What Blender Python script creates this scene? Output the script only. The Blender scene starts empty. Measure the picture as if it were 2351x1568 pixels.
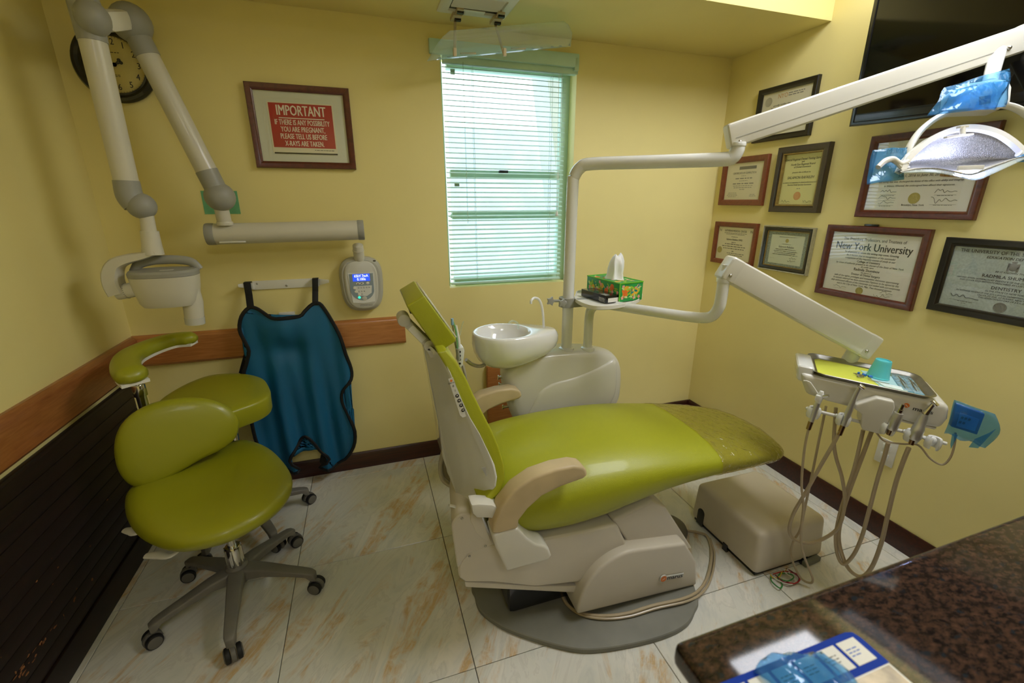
import bpy, bmesh, math, random
from mathutils import Vector as V, Matrix
random.seed(7)
C = bpy.context.scene.collection
sc = bpy.context.scene
# ---------------------------------------------------------------- camera, sky, exposure
CAM_H = 1.45
PITCH, YAW, FOC = 0.30692, 0.31645, 1016.0
cam = bpy.data.cameras.new('camera'); cam_o = bpy.data.objects.new('camera', cam); C.objects.link(cam_o)
cam_o.location = (0, 0, CAM_H); cam_o.rotation_euler = (math.pi/2 - PITCH, 0, -YAW)
cam.sensor_width = 36.0; cam.lens = 36.0*FOC/2351.0; cam.clip_start = 0.02
cam.dof.use_dof = True; cam.dof.focus_distance = 1.9; cam.dof.aperture_fstop = 4.0
sc.camera = cam_o
world = bpy.data.worlds.new('sky'); sc.world = world; world.use_nodes = True
wb = world.node_tree.nodes['Background']; wb.inputs[0].default_value = (0.86, 0.94, 1.0, 1); wb.inputs[1].default_value = 0.95
sc.view_settings.view_transform = 'Standard'; sc.view_settings.look = 'None'
sc.view_settings.gamma = 1.0; sc.view_settings.use_curve_mapping = False
sc.view_settings.exposure = 1.68
TROFFER, TROFFER2 = 5.4, 2.3      # radiance of the two ceiling light panels
# ---------------------------------------------------------------- geometry helpers
_cy, _sy, _cp, _sp = math.cos(YAW), math.sin(YAW), math.cos(PITCH), math.sin(PITCH)
_R = V((_cy, -_sy, 0)); _F = V((_sy*_cp, _cy*_cp, -_sp)); _U = V((_sy*_sp, _cy*_sp, _cp)); _O = V((0, 0, CAM_H))
def at(x, y, Y=None, X=None, Z=None, D=None):
    """the point of the room that stands at photo pixel x, y on the plane Y, X or Z (or at depth D)"""
    d = _R*((x-1175.5)/FOC) - _U*((y-784.0)/FOC) + _F
    if Y is not None: t = Y/d.y
    elif X is not None: t = X/d.x
    elif Z is not None: t = (Z-CAM_H)/d.z
    else: t = D
    return _O + d*t
def cr(pts, n=6, closed=False):
    pts = [V(p) for p in pts]; out = []; N = len(pts)
    if N < 3: return pts
    for i in range(N if closed else N-1):
        if closed: a, b, c, d = pts[i-1], pts[i], pts[(i+1) % N], pts[(i+2) % N]
        else:
            b, c = pts[i], pts[i+1]
            a = pts[i-1] if i > 0 else b*2-c
            d = pts[i+2] if i+2 < N else c*2-b
        for k in range(n):
            t = k/n
            out.append(0.5*((2*b) + (c-a)*t + (2*a-5*b+4*c-d)*t*t + (3*b-a-3*c+d)*t**3))
    if not closed: out.append(pts[-1])
    return out
class G:
    def __init__(s): s.bm = bmesh.new()
    def _bev(s, verts, w, seg=2, ang=0.5):
        s.bm.normal_update()
        es = {e for v in verts for e in v.link_edges}
        es = [e for e in es if len(e.link_faces) == 2 and e.calc_face_angle(0) > ang]
        if es and w > 0:
            bmesh.ops.bevel(s.bm, geom=es, offset=w, segments=seg, profile=0.6, affect='EDGES', clamp_overlap=True)
    def box(s, c, size, bev=0, seg=2, M=None):
        m = Matrix.Translation(V(c)) @ Matrix.Diagonal((size[0], size[1], size[2], 1))
        if M is not None: m = M @ m
        r = bmesh.ops.create_cube(s.bm, size=1, matrix=m)
        s._bev(r['verts'], bev, seg); return s
    def bar(s, p0, p1, w, h, bev=0, up=(0, 0, 1), w2=None, h2=None, seg=2):
        p0, p1 = V(p0), V(p1); d = (p1-p0).normalized(); sd = d.cross(V(up)).normalized(); u = sd.cross(d)
        w2 = w if w2 is None else w2; h2 = h if h2 is None else h2
        ra = [p0+sd*a*w/2+u*b*h/2 for a, b in ((-1, -1), (1, -1), (1, 1), (-1, 1))]
        rb = [p1+sd*a*w2/2+u*b*h2/2 for a, b in ((-1, -1), (1, -1), (1, 1), (-1, 1))]
        vs = s.loft([ra, rb]); s._bev(vs, bev, seg); return s
    def loft(s, rings, cap=True, closed=True, wrap=False):
        vr = [[s.bm.verts.new(p) for p in r] for r in rings]; n = len(rings[0]); L = len(vr)
        for i in range(L if wrap else L-1):
            a, b = vr[i], vr[(i+1) % L]
            for j in range(n if closed else n-1):
                k = (j+1) % n
                try: s.bm.faces.new((a[j], a[k], b[k], b[j]))
                except ValueError: pass
        if cap and closed and not wrap:
            for r, rev in ((vr[0], True), (vr[-1], False)):
                try: s.bm.faces.new(list(reversed(r)) if rev else r)
                except ValueError: pass
        return [v for r in vr for v in r]
    def tube(s, pts, r, seg=10, res=6, smooth=True, cap=True, flat=1.0, up=(0, 0, 1)):
        P = cr(pts, res) if smooth and len(pts) > 2 else [V(p) for p in pts]
        n = len(P); rad = r if isinstance(r, (list, tuple)) else None
        rings = []; nrm = None
        for i in range(n):
            t = (P[min(i+1, n-1)]-P[max(i-1, 0)]).normalized()
            if nrm is None:
                nrm = t.cross(V(up)); nrm = nrm if nrm.length > 1e-3 else t.cross(V((1, 0, 0)))
                nrm.normalize()
            else: nrm = (nrm - t*nrm.dot(t)).normalized()
            bn = t.cross(nrm)
            if rad:
                f = i/(n-1)*(len(rad)-1); k = min(int(f), len(rad)-2); rr = rad[k]+(rad[k+1]-rad[k])*(f-k)
            else: rr = r
            rings.append([P[i]+nrm*math.cos(2*math.pi*j/seg)*rr+bn*math.sin(2*math.pi*j/seg)*rr*flat for j in range(seg)])
        s.loft(rings, cap); return s
    def cyl(s, p0, p1, r, r2=None, seg=20, bev=0):
        vs0 = len(s.bm.verts); s.tube([p0, p1], [r, r if r2 is None else r2], seg=seg, smooth=False)
        if bev:
            s.bm.verts.ensure_lookup_table(); s._bev(list(s.bm.verts)[vs0:], bev, 2, 0.8)
        return s
    def lathe(s, prof, o=(0, 0, 0), axis=(0, 0, 1), seg=24, sx=1.0, sy=1.0):
        q = V((0, 0, 1)).rotation_difference(V(axis).normalized()).to_matrix(); o = V(o)
        s.loft([[o+q @ V((r*sx*math.cos(2*math.pi*j/seg), r*sy*math.sin(2*math.pi*j/seg), z)) for j in range(seg)] for r, z in prof]); return s
    def sph(s, c, r, seg=16):
        r = (r, r, r) if not isinstance(r, (tuple, list)) else r
        bmesh.ops.create_uvsphere(s.bm, u_segments=seg, v_segments=max(6, seg//2), radius=1, matrix=Matrix.Translation(V(c)) @ Matrix.Diagonal((r[0], r[1], r[2], 1))); return s
    def prism(s, pts, vec, bev=0, seg=2, ang=0.5):
        pts = [V(p) for p in pts]
        vs = s.loft([pts, [p+V(vec) for p in pts]]); s._bev(vs, bev, seg, ang); return s
    def pad(s, outline, n, prof):
        c = sum((V(p) for p in outline), V())/len(outline); n = V(n)
        vs = []
        for sc_, h in prof: vs.append([s.bm.verts.new(c+(V(p)-c)*sc_+n*h) for p in outline])
        N = len(outline)
        for a, b in zip(vs, vs[1:]):
            for j in range(N): s.bm.faces.new((a[j], a[(j+1) % N], b[(j+1) % N], b[j]))
        for r, h in ((vs[0], prof[0][1]), (vs[-1], prof[-1][1])):
            m = s.bm.verts.new(c+n*h)
            for j in range(N): s.bm.faces.new((r[j], r[(j+1) % N], m))
        return s
    def ring(s, u0, v0, u1, v1, prof):
        s.loft([[V((u0+i, v0+i, n)), V((u1-i, v0+i, n)), V((u1-i, v1-i, n)), V((u0+i, v1-i, n))] for i, n in prof], cap=False); return s
    def rect(s, u0, v0, u1, v1, n): s.bm.faces.new([s.bm.verts.new(p) for p in ((u0, v0, n), (u1, v0, n), (u1, v1, n), (u0, v1, n))]); return s
    def disc(s, c, r, n=(0, 0, 1), seg=20, t=0.0006):
        c = V(c); s.cyl(c, c+V(n).normalized()*t, r, seg=seg); return s
    def text(s, body, M, size, sx=1.0, bold=0.0, shear=0.0, align='CENTER', ext=0.00015, sp=1.0):
        cu = bpy.data.curves.new('t', 'FONT'); cu.body = body; cu.size = size; cu.align_x = align; cu.align_y = 'CENTER'
        cu.shear = shear; cu.extrude = ext; cu.resolution_u = 2; cu.space_character = sp
        o = bpy.data.objects.new('t', cu); C.objects.link(o)
        me = bpy.data.meshes.new_from_object(o.evaluated_get(bpy.context.evaluated_depsgraph_get()))
        for dz, dx in (((0, -bold*.55), (.00012, bold*.55)) if bold and size > .009 else ((0, 0),)):
            m2 = me.copy(); m2.transform(M @ Matrix.Translation((dx, 0, dz)) @ Matrix.Diagonal((sx, 1, 1, 1))); s.bm.from_mesh(m2); bpy.data.meshes.remove(m2)
        bpy.data.objects.remove(o); bpy.data.meshes.remove(me); bpy.data.curves.remove(cu); return s
    def words(s, u, v, w, h, n, rng, align='C'):
        """a line of print too small to read: a row of word-long strokes"""
        x = u-w/2
        while x < u+w/2-h:
            L = min(rng.uniform(1.2, 4.2)*h, u+w/2-x); s.rect(x, v-h*.3, x+L, v+h*.3, n); x += L+h*.7
        return s
def T(u, v, n=0.0): return Matrix.Translation((u, v, n))
def mesh_of(g, name, m, angle=35, smooth=True):
    bmesh.ops.recalc_face_normals(g.bm, faces=g.bm.faces)
    me = bpy.data.meshes.new(name); g.bm.to_mesh(me); g.bm.free(); me.materials.append(m)
    if smooth and len(me.polygons):
        me.polygons.foreach_set('use_smooth', [True]*len(me.polygons))
        me.set_sharp_from_angle(angle=math.radians(angle))
    return me
def struct(name, g, m, parent=None, kind='structure', smooth=True):
    o = bpy.data.objects.new(name, mesh_of(g, name, m, smooth=smooth)); C.objects.link(o)
    if parent is None: o['kind'] = kind
    else: o.parent = parent
    return o
class Thing:
    """an Empty at the thing's base; parts are meshes below it"""
    def __init__(s, name, label, cat, M=None, loc=(0, 0, 0), group=None):
        s.M = M if M is not None else Matrix.Translation(V(loc)); s.inv = s.M.inverted()
        s.o = bpy.data.objects.new(name, None); s.o.empty_display_size = 0.05; C.objects.link(s.o); s.o.matrix_world = s.M
        s.o['label'] = label; s.o['category'] = cat
        if group: s.o['group'] = group
    def part(s, name, g, m, sub=None, label=None, local=False, angle=35, kind=None):
        if not local: g.bm.transform(s.inv)
        o = bpy.data.objects.new(name, mesh_of(g, name, m, angle)); C.objects.link(o); o.parent = sub or s.o
        if label: o['label'] = label
        if kind: o['kind'] = kind
        return o
def tag(o, label, cat, group=None):
    o['label'] = label; o['category'] = cat
    if group: o['group'] = group
    return o
def single(name, g, m, label, cat, loc=None, group=None, angle=35):
    loc = V(loc) if loc is not None else V((0, 0, 0))
    g.bm.transform(Matrix.Translation(-loc))
    o = bpy.data.objects.new(name, mesh_of(g, name, m, angle)); C.objects.link(o); o.location = loc
    return tag(o, label, cat, group)
def copy_thing(root, M, label=None):
    r = root.copy(); C.objects.link(r); r.matrix_world = M
    if label: r['label'] = label
    for ch in list(root.children):
        c = ch.copy(); C.objects.link(c); c.parent = r
        for g in ch.children:
            d = g.copy(); C.objects.link(d); d.parent = c
    return r
def clone(o, parent, loc=None, rot=None):
    c = o.copy(); C.objects.link(c); c.parent = parent
    if loc is not None: c.location = loc
    if rot is not None: c.rotation_euler = rot
    return c
# ---------------------------------------------------------------- materials
def lin(h):
    h = h.lstrip('#'); f = lambda c: c/12.92 if c <= 0.04045 else ((c+0.055)/1.055)**2.4
    return tuple(f(int(h[i:i+2], 16)/255) for i in (0, 2, 4))+(1,)
def mat(name, col, rough=0.5, metal=0.0, coat=0.0, var=0.06, vscale=6.0, bump=0.0, bscale=200.0, trans=0.0, alpha=1.0, emit=0.0, ecol=None, spec=0.5, sss=0.0):
    m = bpy.data.materials.new(name); m.use_nodes = True; nt = m.node_tree; b = nt.nodes['Principled BSDF']; L = nt.links
    c = lin(col) if isinstance(col, str) else col
    tc = nt.nodes.new('ShaderNodeTexCoord')
    if var > 0:
        nz = nt.nodes.new('ShaderNodeTexNoise'); nz.inputs['Scale'].default_value = vscale; nz.inputs['Detail'].default_value = 4
        rp = nt.nodes.new('ShaderNodeValToRGB'); rp.color_ramp.elements[0].position = 0.3; rp.color_ramp.elements[1].position = 0.7
        rp.color_ramp.elements[0].color = tuple(x*(1-var) for x in c[:3])+(1,); rp.color_ramp.elements[1].color = tuple(min(1, x*(1+var)) for x in c[:3])+(1,)
        L.new(tc.outputs['Object'], nz.inputs['Vector']); L.new(nz.outputs['Fac'], rp.inputs['Fac']); L.new(rp.outputs['Color'], b.inputs['Base Color'])
    else: b.inputs['Base Color'].default_value = c
    b.inputs['Roughness'].default_value = rough; b.inputs['Metallic'].default_value = metal
    b.inputs['Coat Weight'].default_value = coat; b.inputs['Coat Roughness'].default_value = 0.08
    b.inputs['Specular IOR Level'].default_value = spec
    b.inputs['Transmission Weight'].default_value = trans; b.inputs['Alpha'].default_value = alpha
    if emit: b.inputs['Emission Color'].default_value = lin(ecol or col) if isinstance(ecol or col, str) else c; b.inputs['Emission Strength'].default_value = emit
    if bump > 0:
        n2 = nt.nodes.new('ShaderNodeTexNoise'); n2.inputs['Scale'].default_value = bscale; n2.inputs['Detail'].default_value = 3
        bp = nt.nodes.new('ShaderNodeBump'); bp.inputs['Strength'].default_value = bump; bp.inputs['Distance'].default_value = 0.002
        L.new(tc.outputs['Object'], n2.inputs['Vector']); L.new(n2.outputs['Fac'], bp.inputs['Height']); L.new(bp.outputs['Normal'], b.inputs['Normal'])
    return m
def wood(name, c1, c2, rough=0.35, scale=(1, 14, 14), coat=0.3):
    m = bpy.data.materials.new(name); m.use_nodes = True; nt = m.node_tree; b = nt.nodes['Principled BSDF']; L = nt.links
    tc = nt.nodes.new('ShaderNodeTexCoord'); mp = nt.nodes.new('ShaderNodeMapping'); mp.inputs['Scale'].default_value = scale
    nz = nt.nodes.new('ShaderNodeTexNoise'); nz.inputs['Scale'].default_value = 6; nz.inputs['Detail'].default_value = 6; nz.inputs['Distortion'].default_value = 0.6
    rp = nt.nodes.new('ShaderNodeValToRGB'); rp.color_ramp.elements[0].position = 0.3; rp.color_ramp.elements[1].position = 0.7
    rp.color_ramp.elements[0].color = lin(c1); rp.color_ramp.elements[1].color = lin(c2)
    L.new(tc.outputs['Object'], mp.inputs['Vector']); L.new(mp.outputs['Vector'], nz.inputs['Vector']); L.new(nz.outputs['Fac'], rp.inputs['Fac']); L.new(rp.outputs['Color'], b.inputs['Base Color'])
    b.inputs['Roughness'].default_value = rough; b.inputs['Coat Weight'].default_value = coat; b.inputs['Coat Roughness'].default_value = 0.15
    return m
def marble(name):
    m = bpy.data.materials.new(name); m.use_nodes = True; nt = m.node_tree; b = nt.nodes['Principled BSDF']; L = nt.links
    N = nt.nodes.new
    tc = N('ShaderNodeTexCoord'); oi = N('ShaderNodeObjectInfo')
    mp0 = N('ShaderNodeMapping'); mp0.inputs['Rotation'].default_value = (0, 0, math.radians(-54))
    mp = N('ShaderNodeMapping'); mp.inputs['Scale'].default_value = (0.75, 2.6, 1); L.new(mp0.outputs['Vector'], mp.inputs['Vector'])
    ad = N('ShaderNodeVectorMath'); ad.operation = 'MULTIPLY_ADD'; cmb = N('ShaderNodeCombineXYZ')
    L.new(oi.outputs['Random'], cmb.inputs['X']); L.new(oi.outputs['Random'], cmb.inputs['Y'])
    ad.inputs[1].default_value = (0.35, 0.35, 0); L.new(cmb.outputs['Vector'], ad.inputs[0]); L.new(tc.outputs['Object'], ad.inputs[2])
    L.new(ad.outputs['Vector'], mp0.inputs['Vector'])
    def noise(scale, det, dist, vec):
        n = N('ShaderNodeTexNoise'); n.inputs['Scale'].default_value = scale; n.inputs['Detail'].default_value = det; n.inputs['Distortion'].default_value = dist
        n.inputs['Roughness'].default_value = 0.62; L.new(vec, n.inputs['Vector']); return n
    def ramp(fac, stops):
        r = N('ShaderNodeValToRGB'); e = r.color_ramp.elements
        e[0].position, e[0].color = stops[0][0], lin(stops[0][1]); e[1].position, e[1].color = stops[-1][0], lin(stops[-1][1])
        for p, c in stops[1:-1]: k = e.new(p); k.color = lin(c)
        L.new(fac, r.inputs['Fac']); return r
    base = ramp(noise(2.6, 8, 1.2, mp.outputs['Vector']).outputs['Fac'], [(0.3, '#c6c9c2'), (0.44, '#dcdbd0'), (0.56, '#e6e2d6'), (0.7, '#d0d3cc')])
    vein = noise(2.0, 10, 1.3, mp.outputs['Vector'])
    vm = ramp(vein.outputs['Fac'], [(0.50, '#000000'), (0.575, '#ffffff'), (0.65, '#000000')])
    fine = ramp(noise(14, 6, 0.8, tc.outputs['Object']).outputs['Fac'], [(0.38, '#383838'), (0.58, '#ffffff')])
    mu = N('ShaderNodeMath'); mu.operation = 'MULTIPLY'; L.new(vm.outputs['Color'], mu.inputs[0]); L.new(fine.outputs['Color'], mu.inputs[1])
    mx = N('ShaderNodeMixRGB'); mx.inputs['Color2'].default_value = lin('#d4b380'); L.new(mu.outputs[0], mx.inputs['Fac']); L.new(base.outputs['Color'], mx.inputs['Color1'])
    v2 = ramp(noise(2.6, 10, 1.2, mp.outputs['Vector']).outputs['Fac'], [(0.485, '#000000'), (0.50, '#8a8a8a'), (0.54, '#000000')])
    m2 = N('ShaderNodeMixRGB'); m2.inputs['Color2'].default_value = lin('#a9a99f'); L.new(v2.outputs['Color'], m2.inputs['Fac']); L.new(mx.outputs['Color'], m2.inputs['Color1'])
    L.new(m2.outputs['Color'], b.inputs['Base Color']); b.inputs['Roughness'].default_value = 0.16; b.inputs['Specular IOR Level'].default_value = 0.4
    return m
def granite(name):
    m = bpy.data.materials.new(name); m.use_nodes = True; nt = m.node_tree; b = nt.nodes['Principled BSDF']; L = nt.links; N = nt.nodes.new
    tc = N('ShaderNodeTexCoord'); mp = N('ShaderNodeMapping'); mp.inputs['Scale'].default_value = (1, 1.5, 1); mp.inputs['Rotation'].default_value = (0, 0, 0.5)
    L.new(tc.outputs['Object'], mp.inputs['Vector'])
    n1 = N('ShaderNodeTexNoise'); n1.inputs['Scale'].default_value = 75; n1.inputs['Detail'].default_value = 5; n1.inputs['Roughness'].default_value = 0.72; n1.inputs['Distortion'].default_value = 0.15
    L.new(mp.outputs['Vector'], n1.inputs['Vector'])
    r = N('ShaderNodeValToRGB'); e = r.color_ramp.elements; e[0].position = 0.34; e[0].color = lin('#12100f'); e[1].position = 0.72; e[1].color = lin('#5e4436')
    k = e.new(0.46); k.color = lin('#2c221d'); k = e.new(0.57); k.color = lin('#463328')
    L.new(n1.outputs['Fac'], r.inputs['Fac'])
    n2 = N('ShaderNodeTexNoise'); n2.inputs['Scale'].default_value = 60; n2.inputs['Detail'].default_value = 3; L.new(mp.outputs['Vector'], n2.inputs['Vector'])
    r2 = N('ShaderNodeValToRGB'); r2.color_ramp.elements[0].position = 0.6; r2.color_ramp.elements[1].position = 0.68; L.new(n2.outputs['Fac'], r2.inputs['Fac'])
    mx = N('ShaderNodeMixRGB'); mx.inputs['Color2'].default_value = lin('#23282c'); L.new(r2.outputs['Color'], mx.inputs['Fac']); L.new(r.outputs['Color'], mx.inputs['Color1'])
    L.new(mx.outputs['Color'], b.inputs['Base Color']); b.inputs['Roughness'].default_value = 0.05; b.inputs['Specular IOR Level'].default_value = 0.4
    return m
def film(name, col, alpha=0.35, rough=0.1, wave=0.0, ws=30, dcol=None):
    """thin clear or tinted plastic: tinted see-through with a glossy skin"""
    m = bpy.data.materials.new(name); m.use_nodes = True; nt = m.node_tree; L = nt.links; N = nt.nodes.new
    for n in list(nt.nodes):
        if n.type == 'BSDF_PRINCIPLED': nt.nodes.remove(n)
    out = [n for n in nt.nodes if n.type == 'OUTPUT_MATERIAL'][0]
    tr = N('ShaderNodeBsdfTransparent'); tr.inputs[0].default_value = lin(col)
    df = N('ShaderNodeBsdfDiffuse'); df.inputs[0].default_value = lin(dcol or col)
    gl = N('ShaderNodeBsdfGlossy'); gl.inputs['Roughness'].default_value = rough
    lw = N('ShaderNodeLayerWeight'); pw = N('ShaderNodeMath'); pw.operation = 'POWER'; pw.inputs[1].default_value = 5.0
    fr = N('ShaderNodeMath'); fr.operation = 'MULTIPLY_ADD'; fr.inputs[1].default_value = 0.96; fr.inputs[2].default_value = 0.04
    L.new(lw.outputs['Facing'], pw.inputs[0]); L.new(pw.outputs[0], fr.inputs[0])
    m1 = N('ShaderNodeMixShader'); m1.inputs[0].default_value = alpha; L.new(tr.outputs[0], m1.inputs[1]); L.new(df.outputs[0], m1.inputs[2])
    m2 = N('ShaderNodeMixShader'); L.new(fr.outputs[0], m2.inputs[0]); L.new(m1.outputs[0], m2.inputs[1]); L.new(gl.outputs[0], m2.inputs[2])
    L.new(m2.outputs[0], out.inputs[0])
    if wave:
        tc = N('ShaderNodeTexCoord'); nz = N('ShaderNodeTexNoise'); nz.inputs['Scale'].default_value = ws; nz.inputs['Detail'].default_value = 2; nz.inputs['Distortion'].default_value = 1.0
        bp = N('ShaderNodeBump'); bp.inputs['Strength'].default_value = wave; bp.inputs['Distance'].default_value = 0.01
        L.new(tc.outputs['Object'], nz.inputs['Vector']); L.new(nz.outputs['Fac'], bp.inputs['Height'])
        L.new(bp.outputs['Normal'], gl.inputs['Normal']); L.new(bp.outputs['Normal'], lw.inputs['Normal'])
    return m
def emitter(name, col, s):
    m = bpy.data.materials.new(name); m.use_nodes = True; nt = m.node_tree
    b = nt.nodes['Principled BSDF']; b.inputs['Base Color'].default_value = lin(col); b.inputs['Emission Color'].default_value = lin(col); b.inputs['Emission Strength'].default_value = s
    return m
WALL = mat('yellow_wall_paint', '#ecde97', 0.55, var=0.02, vscale=3, bump=0.05, bscale=260)
CEIL = mat('yellow_ceiling_paint', '#e9db90', 0.7, var=0.02, vscale=3)
OUTW = mat('grey_render', '#b9bcc2', 0.9, var=0.12, vscale=3, bump=0.1, bscale=40)
TILE = marble('marble_tile'); GROUT = mat('dark_grout', '#3a352c', 0.9)
MAHOG = wood('mahogany', '#260e08', '#441a10', 0.4, (1, 18, 18), 0.15)
DARKP = wood('dark_panelling', '#100604', '#200c07', 0.5, (18, 1, 18), 0.0)
CHERRY = wood('cherry_rail', '#a86a34', '#c08046', 0.35, (2, 22, 22), 0.4)
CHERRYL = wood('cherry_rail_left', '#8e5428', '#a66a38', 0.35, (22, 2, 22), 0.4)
FRRED = wood('red_brown_frame', '#4a1a12', '#64271b', 0.3, (9, 9, 9), 0.5)
FRBRN = wood('brown_frame', '#6a2f18', '#7e3c20', 0.35, (9, 9, 9), 0.4)
FRBLK = mat('black_frame', '#16120f', 0.3, var=0.1, coat=0.3)
FRDRK = wood('dark_brown_frame', '#1f110c', '#2d1a12', 0.28, (9, 9, 9), 0.6)
GOLD = mat('worn_gold', '#a08a52', 0.35, 0.7, var=0.15, vscale=60)
SILV = mat('antique_silver', '#b8b6a2', 0.35, 0.6, var=0.15, vscale=60)
PAPER = mat('white_paper', '#e6e4da', 0.6, var=0.02); CREAMP = mat('cream_paper', '#e4dfc4', 0.6, var=0.02); YELP = mat('yellow_parchment', '#dfdc98', 0.6, var=0.03)
GREYP = mat('speckled_grey_paper', '#b4c0bc', 0.6, var=0.12, vscale=160); BLUP = mat('pale_green_paper', '#d8dfc8', 0.6, var=0.02)
PATT = mat('guilloche_border', '#8b9a92', 0.6, var=0.5, vscale=220)
MATB = mat('mat_board', '#d9dccb', 0.7, var=0.02)
INK = mat('black_ink', '#2c2c2e', 0.6, var=0.1); SEALG = mat('pale_seal', '#b4b09a', 0.6, var=0.1)
GINK = mat('grey_ink', '#77776f', 0.6, var=0.1); PINK_ = mat('fine_print', '#8a887e', 0.6, var=0.1)
BLINK = mat('blue_ink', '#3d63b8', 0.5); ORINK = mat('orange_print', '#e07a2c', 0.4); OLIVE = mat('gold_seal', '#b5a95e', 0.5, var=0.15, vscale=300)
REDP = mat('red_print', '#b2171b', 0.45, var=0.05); WHP = mat('white_print', '#efe8d6', 0.5); PEACH = mat('peach_emblem', '#cf9c62', 0.6, var=0.1)
GLASSF = film('picture_glass', '#ffffff', 0.0, 0.02)
CREAM = mat('cream_enamel', '#d6d3c6', 0.28, coat=0.25, var=0.02)
WHITEG = mat('glossy_white', '#e3e4e0', 0.12, coat=0.6, var=0.015)
CERAM = mat('white_ceramic', '#ececea', 0.08, coat=0.8, var=0.01)
BEIGE = mat('beige_plastic', '#d0c8b6', 0.42, var=0.05, vscale=4)
BEIGED = mat('beige_plastic_box', '#d3c8b0', 0.45, var=0.06, vscale=4)
TAN = mat('tan_urethane', '#c6b28a', 0.5, var=0.1, vscale=10, bump=0.05)
GREEN = mat('lime_leatherette', '#a2a61f', 0.42, var=0.03, vscale=5, bump=0.22, bscale=420, coat=0.12)
GREENS = mat('lime_stool_leatherette', '#98991a', 0.4, var=0.03, vscale=5, bump=0.06, bscale=420, coat=0.12)
GREY = mat('grey_plastic', '#9c9c94', 0.45, var=0.04); LGREY = mat('light_grey_plastic', '#c9c8bd', 0.38, coat=0.1, var=0.03); XCREAM = mat('xray_enamel', '#d2cebe', 0.38, coat=0.15, var=0.02)
CGREY = mat('control_grey', '#b3b2a6', 0.4, var=0.04); BLUGR = mat('keypad_bluegrey', '#8e9da6', 0.4); KEYW = mat('keypad_white', '#dfe0dc', 0.4)
PLATE = mat('grey_baseplate', '#7d7c70', 0.5, var=0.1, vscale=9, bump=0.05)
STOOLG = mat('stool_base_grey', '#77736a', 0.5, var=0.07, vscale=20, bump=0.05, bscale=300); CASTG = mat('caster_grey', '#6a675f', 0.5); RUBB = mat('black_rubber', '#141414', 0.6)
CHROME = mat('chrome', '#d8d8d6', 0.12, 1.0, var=0.03); STEEL = mat('brushed_steel', '#b9b6ae', 0.28, 1.0, var=0.08, vscale=40); BRASSY = mat('coupling_metal', '#a08468', 0.25, 1.0)
SATIN = mat('satin_metal', '#d6d5d0', 0.33, 0.75, var=0.05)
BLACK = mat('black_plastic', '#0c0c0d', 0.25, coat=0.4, var=0.1); SCREEN = mat('tv_screen', '#030304', 0.06, coat=0.5, var=0.1)
TEAL = mat('blue_apron_cloth', '#0b5f86', 0.55, var=0.06, vscale=5, bump=0.06, bscale=500); PIPING = mat('black_piping', '#0b0b0c', 0.7)
HOSE = mat('beige_hose', '#b3a282', 0.35, var=0.05, vscale=20, coat=0.2); CORD = mat('grey_cord', '#a8a290', 0.45)
SAGE = mat('sage_blind_paint', '#c0e0d0', 0.4, var=0.04, vscale=8); SAGED = mat('sage_window_paint', '#bfdcc6', 0.45, var=0.06, vscale=8)
GLASS = film('window_glass', '#f4fbff', 0.04, 0.02); CLEAR = film('clear_acrylic', '#f4fbf8', 0.16, 0.05); BLUEF = film('blue_barrier_film', '#c0e1f8', 0.18, 0.08, 0.6, 25, '#5cb0e6')
WRAP = film('clear_wrap', '#f4ecc0', 0.05, 0.07, 1.0, 38)
WHITEM = mat('white_metal', '#e4e2d8', 0.4, var=0.02); CLIPC = mat('cream_clip', '#cbb892', 0.5, var=0.08)
TGREEN = mat('green_tape', '#6fb486', 0.4, var=0.1, vscale=30, bump=0.2, bscale=60)
# ---------------------------------------------------------------- the room
XL, XR, YB, YF, ZS, ZC, YS = -1.04, 2.10, 2.36, -2.3, 2.225, 2.62, 1.775
WX0, WX1, WZ0, WZ1 = 0.418, 1.125, 1.0, 2.115        # window opening
g = G(); g.box(((XL+XR)/2, (YB+YF)/2, -0.055), (XR-XL+.3, YB-YF+.3, 0.09)); floor = struct('floor', g, GROUT)
tx = [XL] + [v for v in (-0.995, -.390, .2146, .8196, 1.4246, 2.03)] + [XR]; ty = [2.279-.62*k for k in range(8)]
ty = [YB] + [y for y in ty if y > YF] + [YF]
tmesh = {}
for i in range(len(tx)-1):
    for j in range(len(ty)-1):
        x0, x1, y1, y0 = tx[i], tx[i+1], ty[j], ty[j+1]; w, h = x1-x0-.0024, y1-y0-.0024
        if w < .01 or h < .01: continue
        key = (round(w, 3), round(h, 3))
        if key not in tmesh:
            g = G(); g.box((0, 0, -.006), (w, h, .012), .0015, 1); tmesh[key] = mesh_of(g, 'tile', TILE)
        o = bpy.data.objects.new('tile', tmesh[key]); C.objects.link(o); o.parent = floor; o.location = ((x0+x1)/2, (y0+y1)/2, 0)
TH = 0.16
g = G()
g.box(((XL-TH+WX0)/2, YB+TH/2, 1.35), (WX0-XL+TH, TH, 2.9)); g.box(((WX1+XR+TH)/2, YB+TH/2, 1.35), (XR+TH-WX1, TH, 2.9))
g.box(((WX0+WX1)/2, YB+TH/2, (WZ0-.1)/2), (WX1-WX0, TH, WZ0+.1)); g.box(((WX0+WX1)/2, YB+TH/2, (WZ1+2.8)/2), (WX1-WX0, TH, 2.8-WZ1))
struct('wall_back', g, WALL)
g = G(); g.box((XL-.05, (YB+YF)/2, 1.35), (.1, YB-YF, 2.9)); wl = struct('wall_left', g, WALL)
g = G(); g.box((XR+.05, (YB+YF)/2, 1.35), (.1, YB-YF, 2.9)); struct('wall_right', g, WALL)
g = G(); g.box(((XL+XR)/2, YF-.05, 1.35), (XR-XL+.2, .1, 2.9)); struct('wall_front', g, WALL)
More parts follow.
